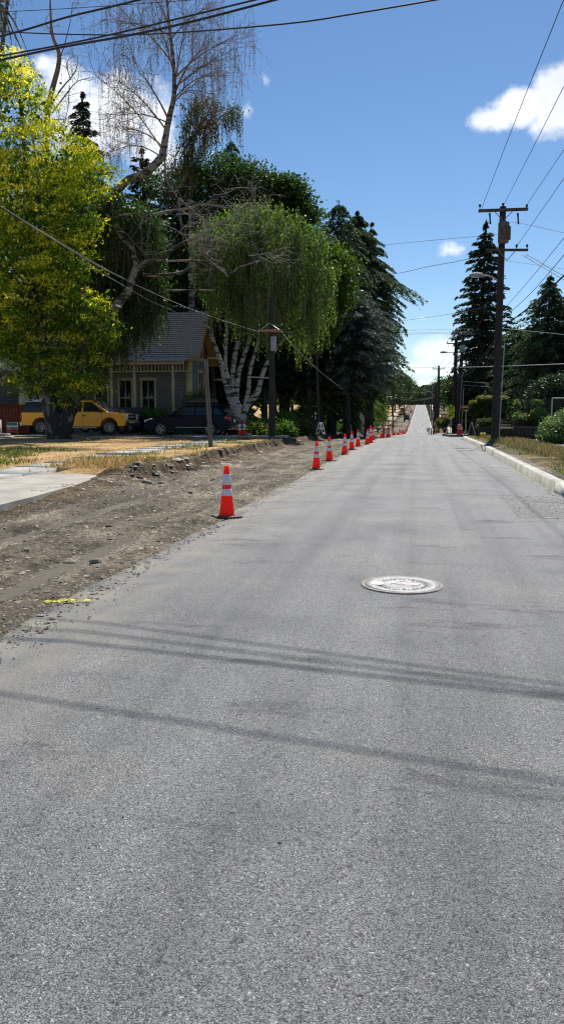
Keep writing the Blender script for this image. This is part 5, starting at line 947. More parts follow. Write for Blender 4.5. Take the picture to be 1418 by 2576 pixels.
# excavator
loc = PX(1011, 262, -.05); u = thing('mini_excavator', 'small yellow excavator working on the far dirt strip', 'excavator', (loc[0], loc[1], zr(loc[1]) + .1), .5)
for s in (-1, 1): b = MB(); b.prism([(-1.1, 0), (1.1, 0), (1.3, .25), (1.1, .5), (-1.1, .5), (-1.3, .25)], s * .55 - .2, s * .55 + .2, 'Y'); b.build('track', 'rubber', u, bevel=.03)
b = MB(); b.box((-.2, 0, .95), (2., 1.5, .8)); b.build('body', 'excav', u, bevel=.08); b = MB(); b.box((0, .2, 1.8), (1.1, .9, 1.1)); b.build('cab', 'glass', u, bevel=.05); b = MB(); b.box((0, .2, 2.4), (1.3, 1.1, .1)); b.build('roof', 'excav', u)
b = MB(); b.tube([(.8, -.4, 1.1), (1.6, -.4, 2.6), (2.6, -.4, 2.9)], .16, 6); b.tube([(2.6, -.4, 2.9), (3.1, -.4, 1.5)], .12, 6); b.build('boom', 'excav', u); b = MB(); b.prism([(2.9, 1.5), (3.3, 1.5), (3.4, 1.0), (3.0, .8), (2.7, 1.0)], -.7, -.1, 'Y'); b.build('bucket', 'steel', u)

# ------------------------------------------------------------------ person in dark clothes
loc = PX(845, 88, .12); pr = thing('person', 'person in dark clothes holding a long handled tool beyond the white A frame', 'person', tuple(loc), .4)
def skinned(name, joints, edges, mat, parent, sub=2):
    me = bpy.data.meshes.new(name); me.from_pydata([j[:3] for j in joints], edges, []); o = bpy.data.objects.new(name, me); COL.objects.link(o); o.parent = parent
    sk = o.modifiers.new('s', 'SKIN'); o.modifiers.new('d', 'SUBSURF').levels = sub; o.modifiers['d'].render_levels = sub
    for i, j in enumerate(joints): v = me.skin_vertices[0].data[i]; r = j[3] if isinstance(j[3], tuple) else (j[3], j[3]); v.radius = r; v.use_root = i == 0
    me.materials.append(M[mat]); return o
J = [(0, 0, .95, (.17, .12)), (0, 0, 1.15, (.16, .11)), (0, -.02, 1.38, (.20, .12)), (0, -.03, 1.50, (.07, .07)), (0, -.06, 1.60, (.085, .10)), (0, -.07, 1.70, (.08, .095)),
     (.20, -.02, 1.42, .07), (.30, -.15, 1.18, .055), (.30, -.38, 1.08, .042), (-.20, -.02, 1.42, .07), (-.27, -.12, 1.16, .055), (-.10, -.36, 1.10, .042),
     (.10, 0, .88, .10), (.13, -.02, .48, .07), (.14, .02, .09, .05), (.15, -.14, .05, .045), (-.10, 0, .88, .10), (-.15, -.03, .48, .07), (-.18, .03, .09, .05), (-.19, -.13, .05, .045)]
E = [(0, 1), (1, 2), (2, 3), (3, 4), (4, 5), (2, 6), (6, 7), (7, 8), (2, 9), (9, 10), (10, 11), (0, 12), (12, 13), (13, 14), (14, 15), (0, 16), (16, 17), (17, 18), (18, 19)]
body = skinned('body', J, E, 'cloth', pr)
def finger(hx, hy, hz):
    b = MB(); b.tube([(hx, hy + .03, hz), (hx, hy - .04, hz - .01)], [.035, .03], 8)
    for k in range(4): b.tube([(hx + (k - 1.5) * .018, hy - .04, hz), (hx + (k - 1.5) * .018, hy - .085, hz - .01), (hx + (k - 1.5) * .018, hy - .08, hz - .045)], [.009, .009, .007], 5)
    b.tube([(hx + .03, hy, hz), (hx + .05, hy - .05, hz - .01), (hx + .02, hy - .075, hz - .02)], [.011, .010, .008], 5); return b
finger(.30, -.40, 1.08).build('hand', 'skin', pr); finger(-.08, -.38, 1.10).build('hand', 'skin', pr)
b = MB(); b.lathe([(.001, 1.50), (.055, 1.52), (.075, 1.58), (.083, 1.65), (.075, 1.70), (.04, 1.735), (.001, 1.74)], 12, (0, -.095, -.01)); b.tube([(0, -.175, 1.625), (0, -.20, 1.60)], [.012, .014], 5); b.build('face', 'skin', pr, smooth=True)
b = MB(); b.lathe([(.105, 1.66), (.108, 1.70), (.09, 1.76), (.05, 1.79), (.001, 1.80)], 14, (0, -.075, 0)); b.box((0, -.20, 1.68), (.14, .1, .015)); b.build('cap', 'cap', pr, smooth=False)
tl = thing('shovel', 'long handled shovel held upright by the person in dark clothes', 'shovel', (loc[0] + .28, loc[1] - .42, loc[2])); b = MB(); b.tube([(0, -.05, .1), (-.12, .03, 1.45)], .018, 6); b.build('handle', 'wood_grey', tl); b = MB(); b.prism([(-.1, -.02), (.0, -.12), (.1, -.02), (.1, .22), (-.1, .22)], -.07, -.05, 'Y'); b.build('blade', 'steel', tl)

# ------------------------------------------------------------------ poles
def pole(name, lab, b0, t0, r0, r1, mat='wood_dark', group=None, cat='utility pole'):
    b0 = np.array(b0); t0 = np.array(t0); t = thing(name, lab, cat, tuple(b0), 0, group); b = MB(); b.tube([b0 - [0, 0, .3], b0 * .66 + t0 * .34, b0 * .34 + t0 * .66, t0], np.linspace(r0, r1, 4), 12); b.build('shaft', mat, t, world=True, smooth=True); return t
def armx(t, c, w, mat='arm', ins=(), brace=True, tilt=0, d=RT, th=.11):
    c = np.array(c); b = MB(); a = math.atan2(d[1], d[0]); b.box(c, (w, th * .85, th), a, 0, tilt); b.build('crossarm', mat, t, world=True)
    if brace:
        b = MB()
        for s in (-1, 1): b.tube([c + d * s * w * .2 + [0, -.08, -.04], c + [0, -.08, -.5]], .018, 4)
        b.build('brace', 'steel', t, world=True)
    for f in ins:
        b = MB(); b.lathe([(.015, 0), (.02, .06), (.05, .08), (.045, .12), (.06, .14), (.045, .19), (.02, .22), (.001, .22)], 10, c + d * f * w / 2 + [0, 0, th / 2]); b.build('insulator', 'blackp', t, world=True, smooth=True)
def lampa(t, root, head, k=1.):
    root = np.array(root); head = np.array(head); m = (root + head) / 2 + [0, 0, .25]; b = MB(); tt = np.linspace(0, 1, 8)[:, None]; b.tube((1 - tt) ** 2 * root + 2 * tt * (1 - tt) * m + tt ** 2 * head, .035 * k, 6); b.build('lamp_arm', 'metal', t, world=True, smooth=True)
    d = unit((head - root) * [1, 1, 0]); a = math.atan2(d[1], d[0]); b = MB(); b.box(head + d * .3, (.75, .28, .13), a); b.box(head + d * .3 + [0, 0, .09], (.5, .18, .08), a); b.build('lamp_head', 'greyp', t, world=True, bevel=.04); b = MB(); b.box(head + d * .4 - [0, 0, .075], (.4, .2, .04), a); b.build('lens', 'lamp', t, world=True)
D0 = 38.2; pb = P(1243, 1108, D0); pb[2] = .1; pt = P(1264, 520, D0)
mp_ = pole('utility_pole', 'tall dark utility pole on the right verge with two crossarms and a transformer', pb, pt, .20, .145)
armx(mp_, P(1263.5, 531, D0) + np.array([0, -.2, 0]), 2.32, 'arm', (-.95, .95), tilt=-.035, th=.13); armx(mp_, P(1273, 631, D0) + np.array([0, -.2, 0]), 1.98, 'arm', (.45, .95), tilt=0, th=.11)
b = MB(); b.lathe([(.015, 0), (.05, .08), (.06, .14), (.02, .2), (.001, .2)], 10, pt); b.build('insulator', 'blackp', mp_, world=True)
for px in (1229, 1299): q = P(px, 540, D0) - [0, .3, 0]; b = MB(); b.tube([q, q - [0.0, 0, .25] + RT * .03, q - [0, 0, .5] + RT * .05], [.05, .035, .045], 7); b.build('fuse_cutout', 'blackp', mp_, world=True)
tc_ = P(1262, 616, D0) + np.array([0, -.42, 0]); b = MB(); b.lathe([(.001, 0), (.22, .0), (.25, .04), (.25, .82), (.26, .84), (.26, .9), (.2, .95), (.001, .97)], 20, tc_)
b.build('transformer', 'rust', mp_, world=True, smooth=False)
b = MB()
for a in np.arange(-1, 4) * .5: b.box(tc_ + np.array([.28 * math.cos(a - 1.57), .28 * math.sin(a - 1.57), .43]), (.03, .1, .62), a - 1.57 + 1.57)
b.tube([tc_ + [-.12, 0, .95], tc_ + [-.12, 0, 1.2]], [.05, .035], 8); b.build('cooling_fins', 'rust', mp_, world=True)
lampa(mp_, P(1255, 712, D0), P(1213, 694, D0 - .3)); b = MB(); b.tube([pb + RT * .19 + [0, -.05, .0], P(1259, 865, D0) + RT * .16], .03, 6); b.build('conduit', 'metal', mp_, world=True)
# left pole
D1 = 40; pb = P(684, 1102, D1); pb[2] = .12; lp = pole('utility_pole', 'dark utility pole on the left verge with an orange crossarm and grey box', pb, P(683, 748, D1), .185, .13, 'wood_dark')
armx(lp, P(681, 833, D1) + np.array([0, -.22, 0]), 1.25, 'armor', (-.9, .9), False, tilt=0, th=.13)
b = MB(); b.tube([P(650, 838, D1) - [0, .3, 0], P(680, 814, D1) - [0, .25, 0], P(714, 838, D1) - [0, .3, 0]], .02, 5); b.build('brace', 'metal', lp, world=True)
b = MB(); b.box(P(690, 866, D1) + np.array([0, -.28, 0]), (.26, .2, .72)); b.build('equipment_box', 'greyp', lp, world=True, bevel=.03)
b = MB(); b.tube([P(682, 951, D1), P(622, 948, D1)], .035, 6); b.build('bracket_pipe', 'metal', lp, world=True)
b0 = P(532, 1122, 28.5); b0[2] = .1; b1 = P(517, 905, 28.7); t = thing('wooden_post', 'bare grey wooden post leaning slightly on the left verge before the navy car', 'post', tuple(b0)); b = MB(); b.tube([b0 - [0, 0, .3], b1], [.085, .065], 10, wob=.06); b.build('shaft', 'wood_grey', t, world=True)
D2 = 76; pb = PX(899, D2, .1); lp2 = pole('utility_pole', 'thin dark pole on the left by the stop sign back with a white side pipe', pb, P(903, 960, D2), .17, .12); b = MB(); b.tube([P(899, 1033, D2), P(866, 1033, D2)], .05, 6); b.build('bracket_pipe', 'white', lp2, world=True)
# right pair
D3 = 88; pb = PX(1142, D3, .1); pA = pole('utility_pole', 'left one of the twin corner poles, with a one sided crossarm', pb, P(1146.5, 852, D3), .26, .17)
armx(pA, P(1133, 864, D3), .95, 'steel', (-.8,), False); 
pb = PX(1149.5, D3 - 1, .1); pB = pole('utility_pole', 'right one of the twin corner poles, carrying a street lamp and grey transformer', pb, P(1164.5, 832, D3 - 1), .25, .15)
armx(pB, P(1163.5, 840.5, D3 - 1.2), 2.65, 'steel', (.9, -.9, -.4), True); q = P(1162.5, 886, D3 - 1.6); b = MB(); b.lathe([(.001, 0), (.26, 0), (.27, .7), (.2, .76), (.001, .78)], 14, q); b.build('transformer', 'greyp', pB, world=True)
lampa(pB, P(1156, 895, D3 - 1), P(1121, 886.5, D3 - 1.5), 1.2)
b = MB(); b.tube([P(1161.5, 940, D3 - 1.4), P(1153, 1075, D3 - 1.4)], .045, 6); b.build('conduit', 'metal', pB, world=True)
t = thing('metal_pole', 'slim grey metal pole just right of the twin poles', 'pole', tuple(PX(1161, 84, .1))); b = MB(); b.tube([PX(1161, 84, .1), P(1165, 978, 84)], .05, 8); b.build('shaft', 'metal', t, world=True)
GP_ = 'row of poles up the hill on the right'
pb = PX(1101, 122, .1); pC = pole('utility_pole', 'brown pole with a wide crossarm left of the school crossing sign', pb, P(1103, 920, 122), .26, .15); armx(pC, P(1102.5, 928, 122), 1.9, 'arm', (-.9, .9), True); armx(pC, P(1108, 969, 122), 1.1, 'metal', (), False, th=.14)
pb = PX(1094.5, 136, .1); pD = pole('utility_pole', 'shorter brown pole close left of the wide crossarm pole', pb, P(1095.5, 966, 136), .26, .16); lampa(pD, P(1094, 1000, 136), P(1080, 985, 136), 1.5)
for D, px, top in ((172, 1090, 975), (215, 1083.5, 968), (262, 1078.5, 975), (315, 1075, 980), (370, 1072.5, 987)):
    q = PX(px, D, .1); pE = pole('utility_pole', 'distant dark utility pole in the row up the hill', q, P(px + .5, top, D), .2, .13, group=GP_); armx(pE, P(px + .5, top + 4, D), 2.4, 'steel', (), False, th=.16)
for D, px, top in ((150, 988, 985), (210, 1016, 1000)):
    q = PX(px, D, .1); pE = pole('utility_pole', 'distant thin pole among the street trees on the left', q, P(px, top, D), .15, .11, group='thin poles on the far left')

# ------------------------------------------------------------------ wires
el, az = R_(50), R_(17) - YAW
SUN = np.array([math.sin(az) * math.cos(el), math.cos(az) * math.cos(el), math.sin(el)])
def ext(p, a, b_):
    p = np.array(p); s = p[0] + unit(p[0] - p[1]) * a; e = p[-1] + unit(p[-1] - p[-2]) * b_; r = ([s] if a else []) + list(p) + ([e] if b_ else []); return np.array(r)
def wire(lab, pts, r=.012, mat='wire', group=None, name='overhead_cable', sm=4, cat='cable', a=0, b=0):
    q = ext(smoothline(pts, sm), a, b); mb = MB(); mb.tube(q, r, 5, cap=False); o = mb.build(name, mat, loc=tuple(q[0])); return tag(o, lab, cat, group)
def shadowwire(lab, img, s0, s1, r, a=25, b=25, zmax=None):
    A = G(*s0, .02); B = G(*s1, .02); n = np.cross(B - A, SUN); out = []
    for px, py in img: v = ray(px, py); tt = n.dot(A - CAM) / n.dot(v); out.append(CAM + v * tt)
    out = np.array(out); return wire(lab, out, r, a=a, b=b)
shadowwire('thick black cable, lower of the two nearly parallel ones crossing the upper left sky', [(0, 152), (150, 120), (350, 84), (520, 45), (690, 0)], (30, 1597), (1300, 1742), .0145)
shadowwire('thick black cable, upper of the two nearly parallel ones crossing the upper left sky', [(0, 141), (150, 114), (280, 87), (460, 44), (640, 0)], (100, 1575), (1300, 1726), .012)
shadowwire('black cable sagging almost level across the top left sky', [(0, 79), (150, 86), (375, 86), (709, 61), (900, 33), (1110, -3)], (150, 1553), (1300, 1708), .010)
shadowwire('thick black cable climbing steeply through the top left corner', [(0, 92), (75, 72), (170, 43), (280, 17), (360, -3)], (150, 1768), (1300, 1950), .0115)
wire('thin black cable high in the top left corner', [P(0, 30, 34), P(180, 21, 33), P(480, 0, 32)], .013, a=16, b=45)
def W(lab, pts, r=.012, mat='wire', a=0, b=0, **k): return wire(lab, [P(*p) for p in pts], r, mat, a=a, b=b, **k)
W('thin wire from the left tip of the upper crossarm up to the top right corner', [(1209, 527, 38), (1300, 290, 25), (1350, 165, 20.5), (1418, -5, 16.5)], .010, b=14)
W('thin wire from the main pole top to the right edge below the cloud', [(1266, 515, 38), (1340, 370, 28), (1418, 215, 21)], .010, b=22)
W('thin wire from the right tip of the upper crossarm to the right edge', [(1320, 521, 38), (1370, 446, 31), (1418, 375, 26)], .010, b=26)
W('thin wire rising from the lower crossarm to the right edge', [(1296, 623, 38), (1350, 545, 31), (1418, 447, 25)], .010, b=26)
W('thin cable from mid height of the main pole up to the right edge', [(1269, 775, 38), (1340, 693, 31), (1418, 597, 24.5)], .010, b=26)
W('second thin cable under it from the main pole to the right edge', [(1265, 802, 38), (1340, 731, 31), (1418, 640, 24.5)], .012, b=26)
W('thick dark cable from the main pole rising to the right edge', [(1263, 822, 38), (1300, 796, 34), (1350, 756, 29.5), (1418, 692, 24)], .028, b=24)
W('upper of two wires sloping down from the lower crossarm to the right', [(1322, 640, 38), (1350, 655, 37), (1385, 677, 36), (1430, 700, 35)], .014, b=18); W('lower of two wires sloping down from the lower crossarm to the right', [(1312, 641, 38), (1350, 664, 37), (1385, 685, 36), (1430, 712, 35)], .012, b=18)
W('thin guy wire leaving the main pole top level to the right', [(1264, 558, 38), (1305, 561, 38), (1418, 586, 37)], .009, b=20); W('faint thin wire below the lower crossarm going right', [(1262, 655, 38), (1330, 664, 38), (1418, 677, 37)], .007, b=20)
W('pale service cable going right from the main pole above the laurel', [(1262, 826, 38), (1330, 833, 40), (1430, 843, 42)], .014, 'wirelight', b=12)
W('bright pale cable crossing behind the main pole over the garden trees', [(1146, 924, 87), (1209, 923, 70), (1300, 920, 58), (1430, 915, 48)], .030, 'wirelight', b=14)
W('upper pale cable sagging from the twin poles to the right garden', [(1161, 959, 86), (1250, 966, 76), (1330, 974, 68)], .022, 'wirelight', b=10); W('lower pale cable sagging from the twin poles to the right garden', [(1164, 968, 86), (1250, 975, 76), (1330, 982, 68)], .016, 'wirelight', b=10)
W('thin wire with a splice crossing left from the transformer over the trees', [(1252, 589, 38), (1180, 596, 40), (1048, 608, 44), (965, 617, 48), (870, 632, 54)], .010)
W('sagging wire crossing left from the main pole to the tall deodar', [(1258, 625, 38), (1165, 654, 42), (1080, 670, 46), (990, 689, 52), (900, 695, 60)], .014)
W('thin lower wire crossing left from the main pole toward the cedars', [(1258, 765, 38), (1130, 790, 46), (1000, 808, 58), (900, 815, 66)], .010)
for k, (ya_, yb) in enumerate([(828, 831), (835, 838), (838, 841)]): W(['top', 'middle', 'bottom'][k] + ' of three level wires crossing behind the fir', [(1240, ya_ - 4, 88), (1100, ya_ + 1, 84), (1000, yb, 80), (850, ya_ + 3, 76)], .013)
W('thin level wire crossing low in front of the blue cedar', [(1146, 925, 86), (1000, 924, 78), (860, 924, 70)], .012, 'wirelight')
W('heavy twisted cable drooping from the left edge to the left pole crossarm', [(-4, 518, 22), (100, 582, 25), (250, 671, 29.5), (400, 744, 34), (520, 793, 37), (652, 836, 39.6)], .018, 'wire', a=12); W('black cable lashed above the heavy twisted one on the upper left', [(-4, 516, 21.9), (100, 579, 24.9), (250, 668, 29.4), (330, 709, 31.8)], .014, a=12)
W('thin wire below the heavy twisted cable', [(190, 650, 36), (290, 706, 38), (385, 760, 41), (480, 800, 45)], .010, 'wirelight'); W('guy cable descending right from the left pole before the dark cedars', [(712, 840, 40), (745, 878, 41), (805, 935, 50), (862, 980, 60)], .018, 'wirelight')
W('thin cable along the row of poles, left strand, from twin poles into distance', [(1128, 862, 88), (1117, 905, 104), (1091, 926, 122)], .012); W('thin cable along the row of poles, right strand, from twin poles into distance', [(1190, 838, 87), (1145, 895, 104), (1115, 926, 122)], .012)
W('wire from the main pole lower arm sweeping down to the twin poles', [(1235, 640, 38), (1225, 760, 52), (1195, 838, 87)], .011); W('wire from the main pole shaft sweeping down to the twin poles', [(1258, 830, 38), (1225, 880, 50), (1185, 925, 68), (1152, 945, 87)], .013); W('second wire sweeping from the main pole down to the twin poles', [(1256, 845, 38), (1215, 900, 52), (1180, 938, 68), (1150, 950, 87)], .013)
for k, (a_, b_, ya_) in enumerate([(1000, 1092, 1003), (1010, 1095, 1000), (990, 1100, 985)]): W(['lowest', 'middle', 'highest'][k] + ' of three faint wires crossing the far road', [(a_, ya_, 150), ((a_ + b_) / 2, ya_ + 4, 145), (b_, ya_ - 2, 136)], .016, 'wirelight')

# ------------------------------------------------------------------ signs
def sign(name, lab, loc, h, poly, mat, post='metal', extra=None, rz=0):
    t = thing(name, lab, 'sign', tuple(loc), rz); b = MB(); b.tube([(0, .03, -.2), (0, .03, h + .2)], .03, 8); b.build('post', post, t); b = MB(); b.prism([(u, v + h) for u, v in poly], -.012, .0, 'Y'); b.build('panel', mat, t)
    if extra: extra(t)
    return t
octo = lambda r: [(r * math.cos(R_(22.5 + 45 * k)), r * math.sin(R_(22.5 + 45 * k))) for k in range(8)]
def ex1(t): b = MB(); b.box((0, .0, 2.3 - .62), (.66, .012, .42)); b.build('plate', 'signback', t); b = MB(); b.box((.12, -.05, 1.1), (.25, .1, .35)); b.build('box', 'metal', t)
sign('stop_sign', 'grey back of a stop sign with a square plate below, by the left pole', PX(912.5, 84, .15), 2.3, octo(.40), 'signback', extra=ex1, rz=-.1)
def ex2(t): b = MB(); b.box((0, 0, 3.1), (.9, .015, .22)); b.build('name_blade', 'signgr', t); b = MB(); b.box((0, 0, 2.05), (.5, .012, .35)); b.build('plate', 'signback', t)
sign('stop_sign', 'small grey back of a farther stop sign under a green street name blade', PX(969, 152, .15), 2.6, octo(.38), 'signback', extra=ex2)
# school crossing
def ped(b, cx, cz, s, y=-.016):
    pr_ = lambda poly: b.prism([(cx + u * s, cz + v * s) for u, v in poly], y, y + .004, 'Y')
    pr_([(.06 * math.cos(a), .44 + .06 * math.sin(a)) for a in np.arange(8) * .785]); pr_([(-.08, .36), (.07, .37), (.09, .06), (-.08, .06)]); pr_([(-.08, .08), (.0, .08), (-.08, -.36), (-.17, -.36)]); pr_([(.0, .08), (.09, .08), (.20, -.34), (.11, -.36)]); pr_([(-.07, .34), (-.20, .12), (-.14, .09), (-.05, .24)]); pr_([(.06, .34), (.18, .16), (.13, .11), (.04, .24)])
def school(lab, loc, w, rz=0, hh=2.55):
    k = w / .9
    def ex(t):
        b = MB(); ped(b, -.13 * k, .42 * k + hh - .42 * k, .62 * k); ped(b, .15 * k, .42 * k + hh - .44 * k, .72 * k); b.build('pedestrian_symbols', 'signblk', t)
        b = MB(); b.prism([(u * k, v * k + hh - .82 * k) for u, v in [(-.42, -.27), (.42, -.27), (.42, .27), (-.42, .27)]], -.012, 0, 'Y'); pl_ = b.build('arrow_plate', 'signy', t)
        b = MB(); b.prism([(u * k, v * k + hh - .82 * k) for u, v in [(-.26, -.16), (-.02, -.16), (-.07, -.09), (.24, .08), (.17, .18), (-.14, .01), (-.20, .08)]], -.018, -.013, 'Y'); b.build('arrow_symbol', 'signblk', pl_)
    return sign('school_crossing_sign', lab, loc, hh, [(u * k, v * k) for u, v in [(-.45, -.45), (.45, -.45), (.45, .12), (0, .48), (-.45, .12)]], 'signy', extra=ex, rz=rz)
school('yellow green school crossing sign with an arrow plate left of the twin poles', PX(1133, 82, .1), .80, .1, 2.75)
school('smaller school crossing sign farther along behind the wide crossarm pole', PX(1106, 108, .1), .62, .5, 2.0)
b = None; t = thing('street_name_sign', 'white post with orange and green street name blades by the low hedge', 'sign', tuple(PX(1149 + 23, 76, .12))); b = MB(); b.tube([(0, 0, -.1), (-.04, 0, 2.3)], .035, 8); b.build('post', 'white', t); b = MB(); b.box((-.08, 0, 2.72), (.9, .02, .24)); b.build('name_blade', 'signor', t); b = MB(); b.box((-.04, 0, 2.38), (.9, .02, .18), .2); b.build('name_blade', 'signgr', t)
b = MB(); b.box((-.32, -.012, 2.38), (.16, .01, .08)); b.box((0.0, -.016, 2.38), (.22, .01, .08)); b.box((.26, -.012, 2.38), (.12, .01, .08)); b.build('lettering', 'white', t)
for px, D, lab in ((1094, 128, 'round red and white sign facing the far road by the brown pole'), (1086, 185, 'small round sign up the hill on the right')):
    sign('road_sign', lab, PX(px, D, .1), 1.5, [(.3 * math.cos(a), .3 * math.sin(a)) for a in np.arange(12) * .5236], 'signback', extra=lambda t: (lambda b: (b.box((0, -.018, 1.5), (.5, .01, .12)), b.build('bar', 'signred', t)))(MB()))
sign('road_sign', 'plain grey back of a rectangular sign behind the shorter brown pole', PX(1088, 150, .1), 3.2, [(-.35, -.6), (.35, -.6), (.35, .6), (-.35, .6)], 'signback')
t = thing('fire_hydrant', 'small rusty yellow fire hydrant on the far right corner', 'hydrant', tuple(PX(1094 + 4, 92, .15))); b = MB(); b.lathe([(.14, 0), (.14, .05), (.10, .06), (.10, .55), (.14, .57), (.13, .66), (.06, .76), (.03, .80), (.001, .80)], 14); b.build('body', 'excav', t, smooth=True); b = MB(); b.tube([(-.19, 0, .45), (.19, 0, .45)], .05, 8); b.tube([(0, -.18, .42), (0, 0, .42)], .06, 8); b.build('outlets', 'excav', t)
t = thing('marker_stake', 'thin dark survey stake in the tall dry grass near the kerb end', 'stake', (5.25, 16.6, .12)); b = MB(); b.tube([(0, 0, -.1), (0, 0, .95)], .010, 5); b.build('shaft', 'blackp', t)
# ------------------------------------------------------------------ right gardens
def hedge(name, lab, x0, x1, y0, y1, z0, z1, n, leaf, mat, ti=(0, .7), tipt=0, round_=.15, cat='hedge'):
    t = thing(name, lab, cat, ((x0 + x1) / 2, (y0 + y1) / 2, z0)); b = MB(); i = .10; b.box(((x0 + x1) / 2, (y0 + y1) / 2, (z0 + z1) / 2), (x1 - x0 - 2 * i, y1 - y0 - 2 * i, z1 - z0 - 2 * i)); b.build('branches', 'trunkd', t, world=True)
    u = rng.uniform(-1, 1, (n, 3)); k = rng.integers(0, 3, n); u[np.arange(n), k] = np.sign(u[np.arange(n), k]); r = np.linalg.norm(u, axis=1); u = u / np.maximum(1, (r / (1.73 - round_ * 2)))[:, None]
    c = np.array([(x0 + x1) / 2, (y0 + y1) / 2, (z0 + z1) / 2]) + u * np.array([x1 - x0, y1 - y0, z1 - z0]) / 2 + rng.normal(size=(n, 3)) * .05; mb = MB(); tt = rng.uniform(*ti, n) + tipt * (u[:, 2] > .7); leafpts(mb, c, leaf, leaf * .55, tt, -.3 if tipt else 0); mb.build('foliage', mat, t, world=True); return t
yh = 56.
def hx(px): return XY(px, yh)
hedge('topiary_hedge', 'big square clipped hedge with golden top behind the main pole', hx(1202), hx(1272), yh, yh + 1.8, 1.55, 2.55, 9000, .13, 'hedgel', (0, .5), .6)
hedge('topiary_hedge', 'smaller clipped hedge block left of the big square one', hx(1183), hx(1201), yh, yh + 1.2, 1.35, 2.2, 3500, .13, 'hedgel', (0, .55), .45)
for px, lab in ((1192, 'smaller'), (1225, 'big square'), (1255, 'big')):
    pass
b = MB()
for px in (1192, 1222, 1252): b.tube([(hx(px), yh + .7, -.3), (hx(px), yh + .7, 1.7)], .07, 6)
o = b.build('hedge_trunks', 'trunkd', loc=(hx(1222), yh + .7, -.2)); o.parent = None; tag(o, 'bare stems standing beneath the clipped hedge blocks', 'stems')
fence('board_fence', 'dark brown fence under the clipped hedge blocks', 1180, 1282, 58.5, -.2, .95, 'brownfence', railmat='wood_dark')
hedge('box_hedge', 'low flat topped green hedge above the small retaining wall', XY(1208, 47.), XY(1262, 47.), 47.2, 49.4, .35, 1.02, 6000, .10, 'hedgel', (.1, .6), .12)
b = MB(); b.box(((XY(1204, 46.9) + XY(1262, 46.9)) / 2, 47.05, .35), (XY(1262, 46.9) - XY(1204, 46.9), .22, .62)); o = b.build('retaining_wall', 'retain', loc=(XY(1230, 46.9), 47, 0)); tag(o, 'low dark wall under the flat topped green hedge', 'wall')
b = MB(); xa, xb = XY(1290, 40), XY(1366, 40)
x = xa
while x < xb: w = rng.uniform(.14, .24); b.box((x + w / 2, 40 + rng.uniform(-.03, .03), .42 + rng.uniform(-.03, .02)), (w - .02, .2, .72)); x += w
o = b.build('retaining_wall', 'retain', loc=((xa + xb) / 2, 40, 0)); tag(o, 'dark upright log retaining wall right of the main pole', 'wall')
b = MB(); b.box(((xa + xb) / 2 + 1.5, 43.2, .34), (xb - xa + 4, 6, .64)); tag(b.build('garden_bed', 'garden'), kind='structure')
t = thing('garden_steps', 'dark timber steps going up between the two retaining walls', 'steps', (XY(1276, 46), 46, .1))
for k in range(5): b = MB(); b.box((XY(1276, 46), 45.4 + k * .35, .2 + k * .18), (1.1, .32, .1)); b.build('tread', 'oldconc' if k % 2 else 'arm', t, world=True)
b = MB()
for s in (-.6, .6): b.box((XY(1276, 46) + s, 45.3, .9), (.09, .09, 1.6)); b.box((XY(1276, 46) + s, 46.9, 1.4), (.09, .09, 1.4))
b.build('rail_posts', 'wood_dark', t, world=True)
def blobplant(name, lab, px, D, z0, blobs, mat, n, per, cr, L, W, ti, cat='shrub', down=0.): 
    base = np.array([*P(px, 1040, D)[:2], z0]); t = thing(name, lab, cat, tuple(base)); mb = MB(); pts = clumpy(mb, blobs, n, per, cr, L, W, lambda p, d, r: rng.uniform(*ti, len(p)) + .3 * (d[:, 2] > .5), down, .6, .7, ground=z0 - .1); tm = MB(); limbs(tm, base, pts, .035, 14); tm.build('stems', 'trunkd', t, world=True); mb.build('foliage', mat, t, world=True); return t  # upper clumps tinted brighter, sunlit tops put into the leaf colour
blobplant('laurel_bush', 'huge rounded glossy laurel bush at the right edge', 1400, 43, .3, [(1395, 1000, 70, 50, 43, 1), (1370, 1020, 40, 35, 42.5, 1), (1410, 985, 50, 38, 43, 1), (1440, 1010, 60, 60, 43, 1)], 'laurel', 1900, 24, .22, .11, .065, (0, .6))
blobplant('bramble_bush', 'sprawling pale green bramble spilling onto the walk at the right edge', 1400, 33, .15, [(1400, 1085, 34, 28, 32.5, 1), (1430, 1075, 45, 42, 33, 1), (1375, 1100, 22, 14, 32, 1), (1385, 1072, 18, 16, 33.5, 1)], 'bramble', 800, 22, .14, .10, .065, (.1, .9))
blobplant('hollyhock_plant', 'tall bright broad leafed plant above the log retaining wall', 1352, 41.5, .5, [(1350, 1015, 8, 10, 41.3, 1), (1352, 1040, 16, 14, 41.3, 1), (1362, 1050, 16, 12, 41.3, 1), (1345, 1055, 14, 10, 41.3, 1)], 'shrub', 110, 10, .08, .20, .15, (.2, .8))
blobplant('flowering_plant', 'loose pale flowering plant left of the broad leafed one', 1308, 41.5, .5, [(1300, 1048, 14, 12, 41.3, 1), (1318, 1052, 12, 9, 41.3, 1)], 'birchdark', 60, 10, .08, .10, .05, (.1, 1)); blobplant('heather_plant', 'orange brown bushy plant above the log retaining wall', 1332, 41.8, .5, [(1332, 1050, 14, 9, 41.5, 1)], 'birchbrown', 60, 12, .08, .10, .05, (.5, 1)); blobplant('rose_bush', 'thin leafy bush with pale leaves behind the flowering plant', 1298, 44, .5, [(1297, 1018, 8, 14, 44, 1), (1318, 1018, 9, 10, 44, 1)], 'birchdark', 40, 8, .08, .10, .06, (0, .9)); blobplant('garden_shrub', 'small green shrub under the broad leafed plant at the wall', 1366, 40.8, .45, [(1368, 1060, 14, 8, 40.8, 1)], 'shrub', 60, 12, .08, .1, .06, (0, .6))
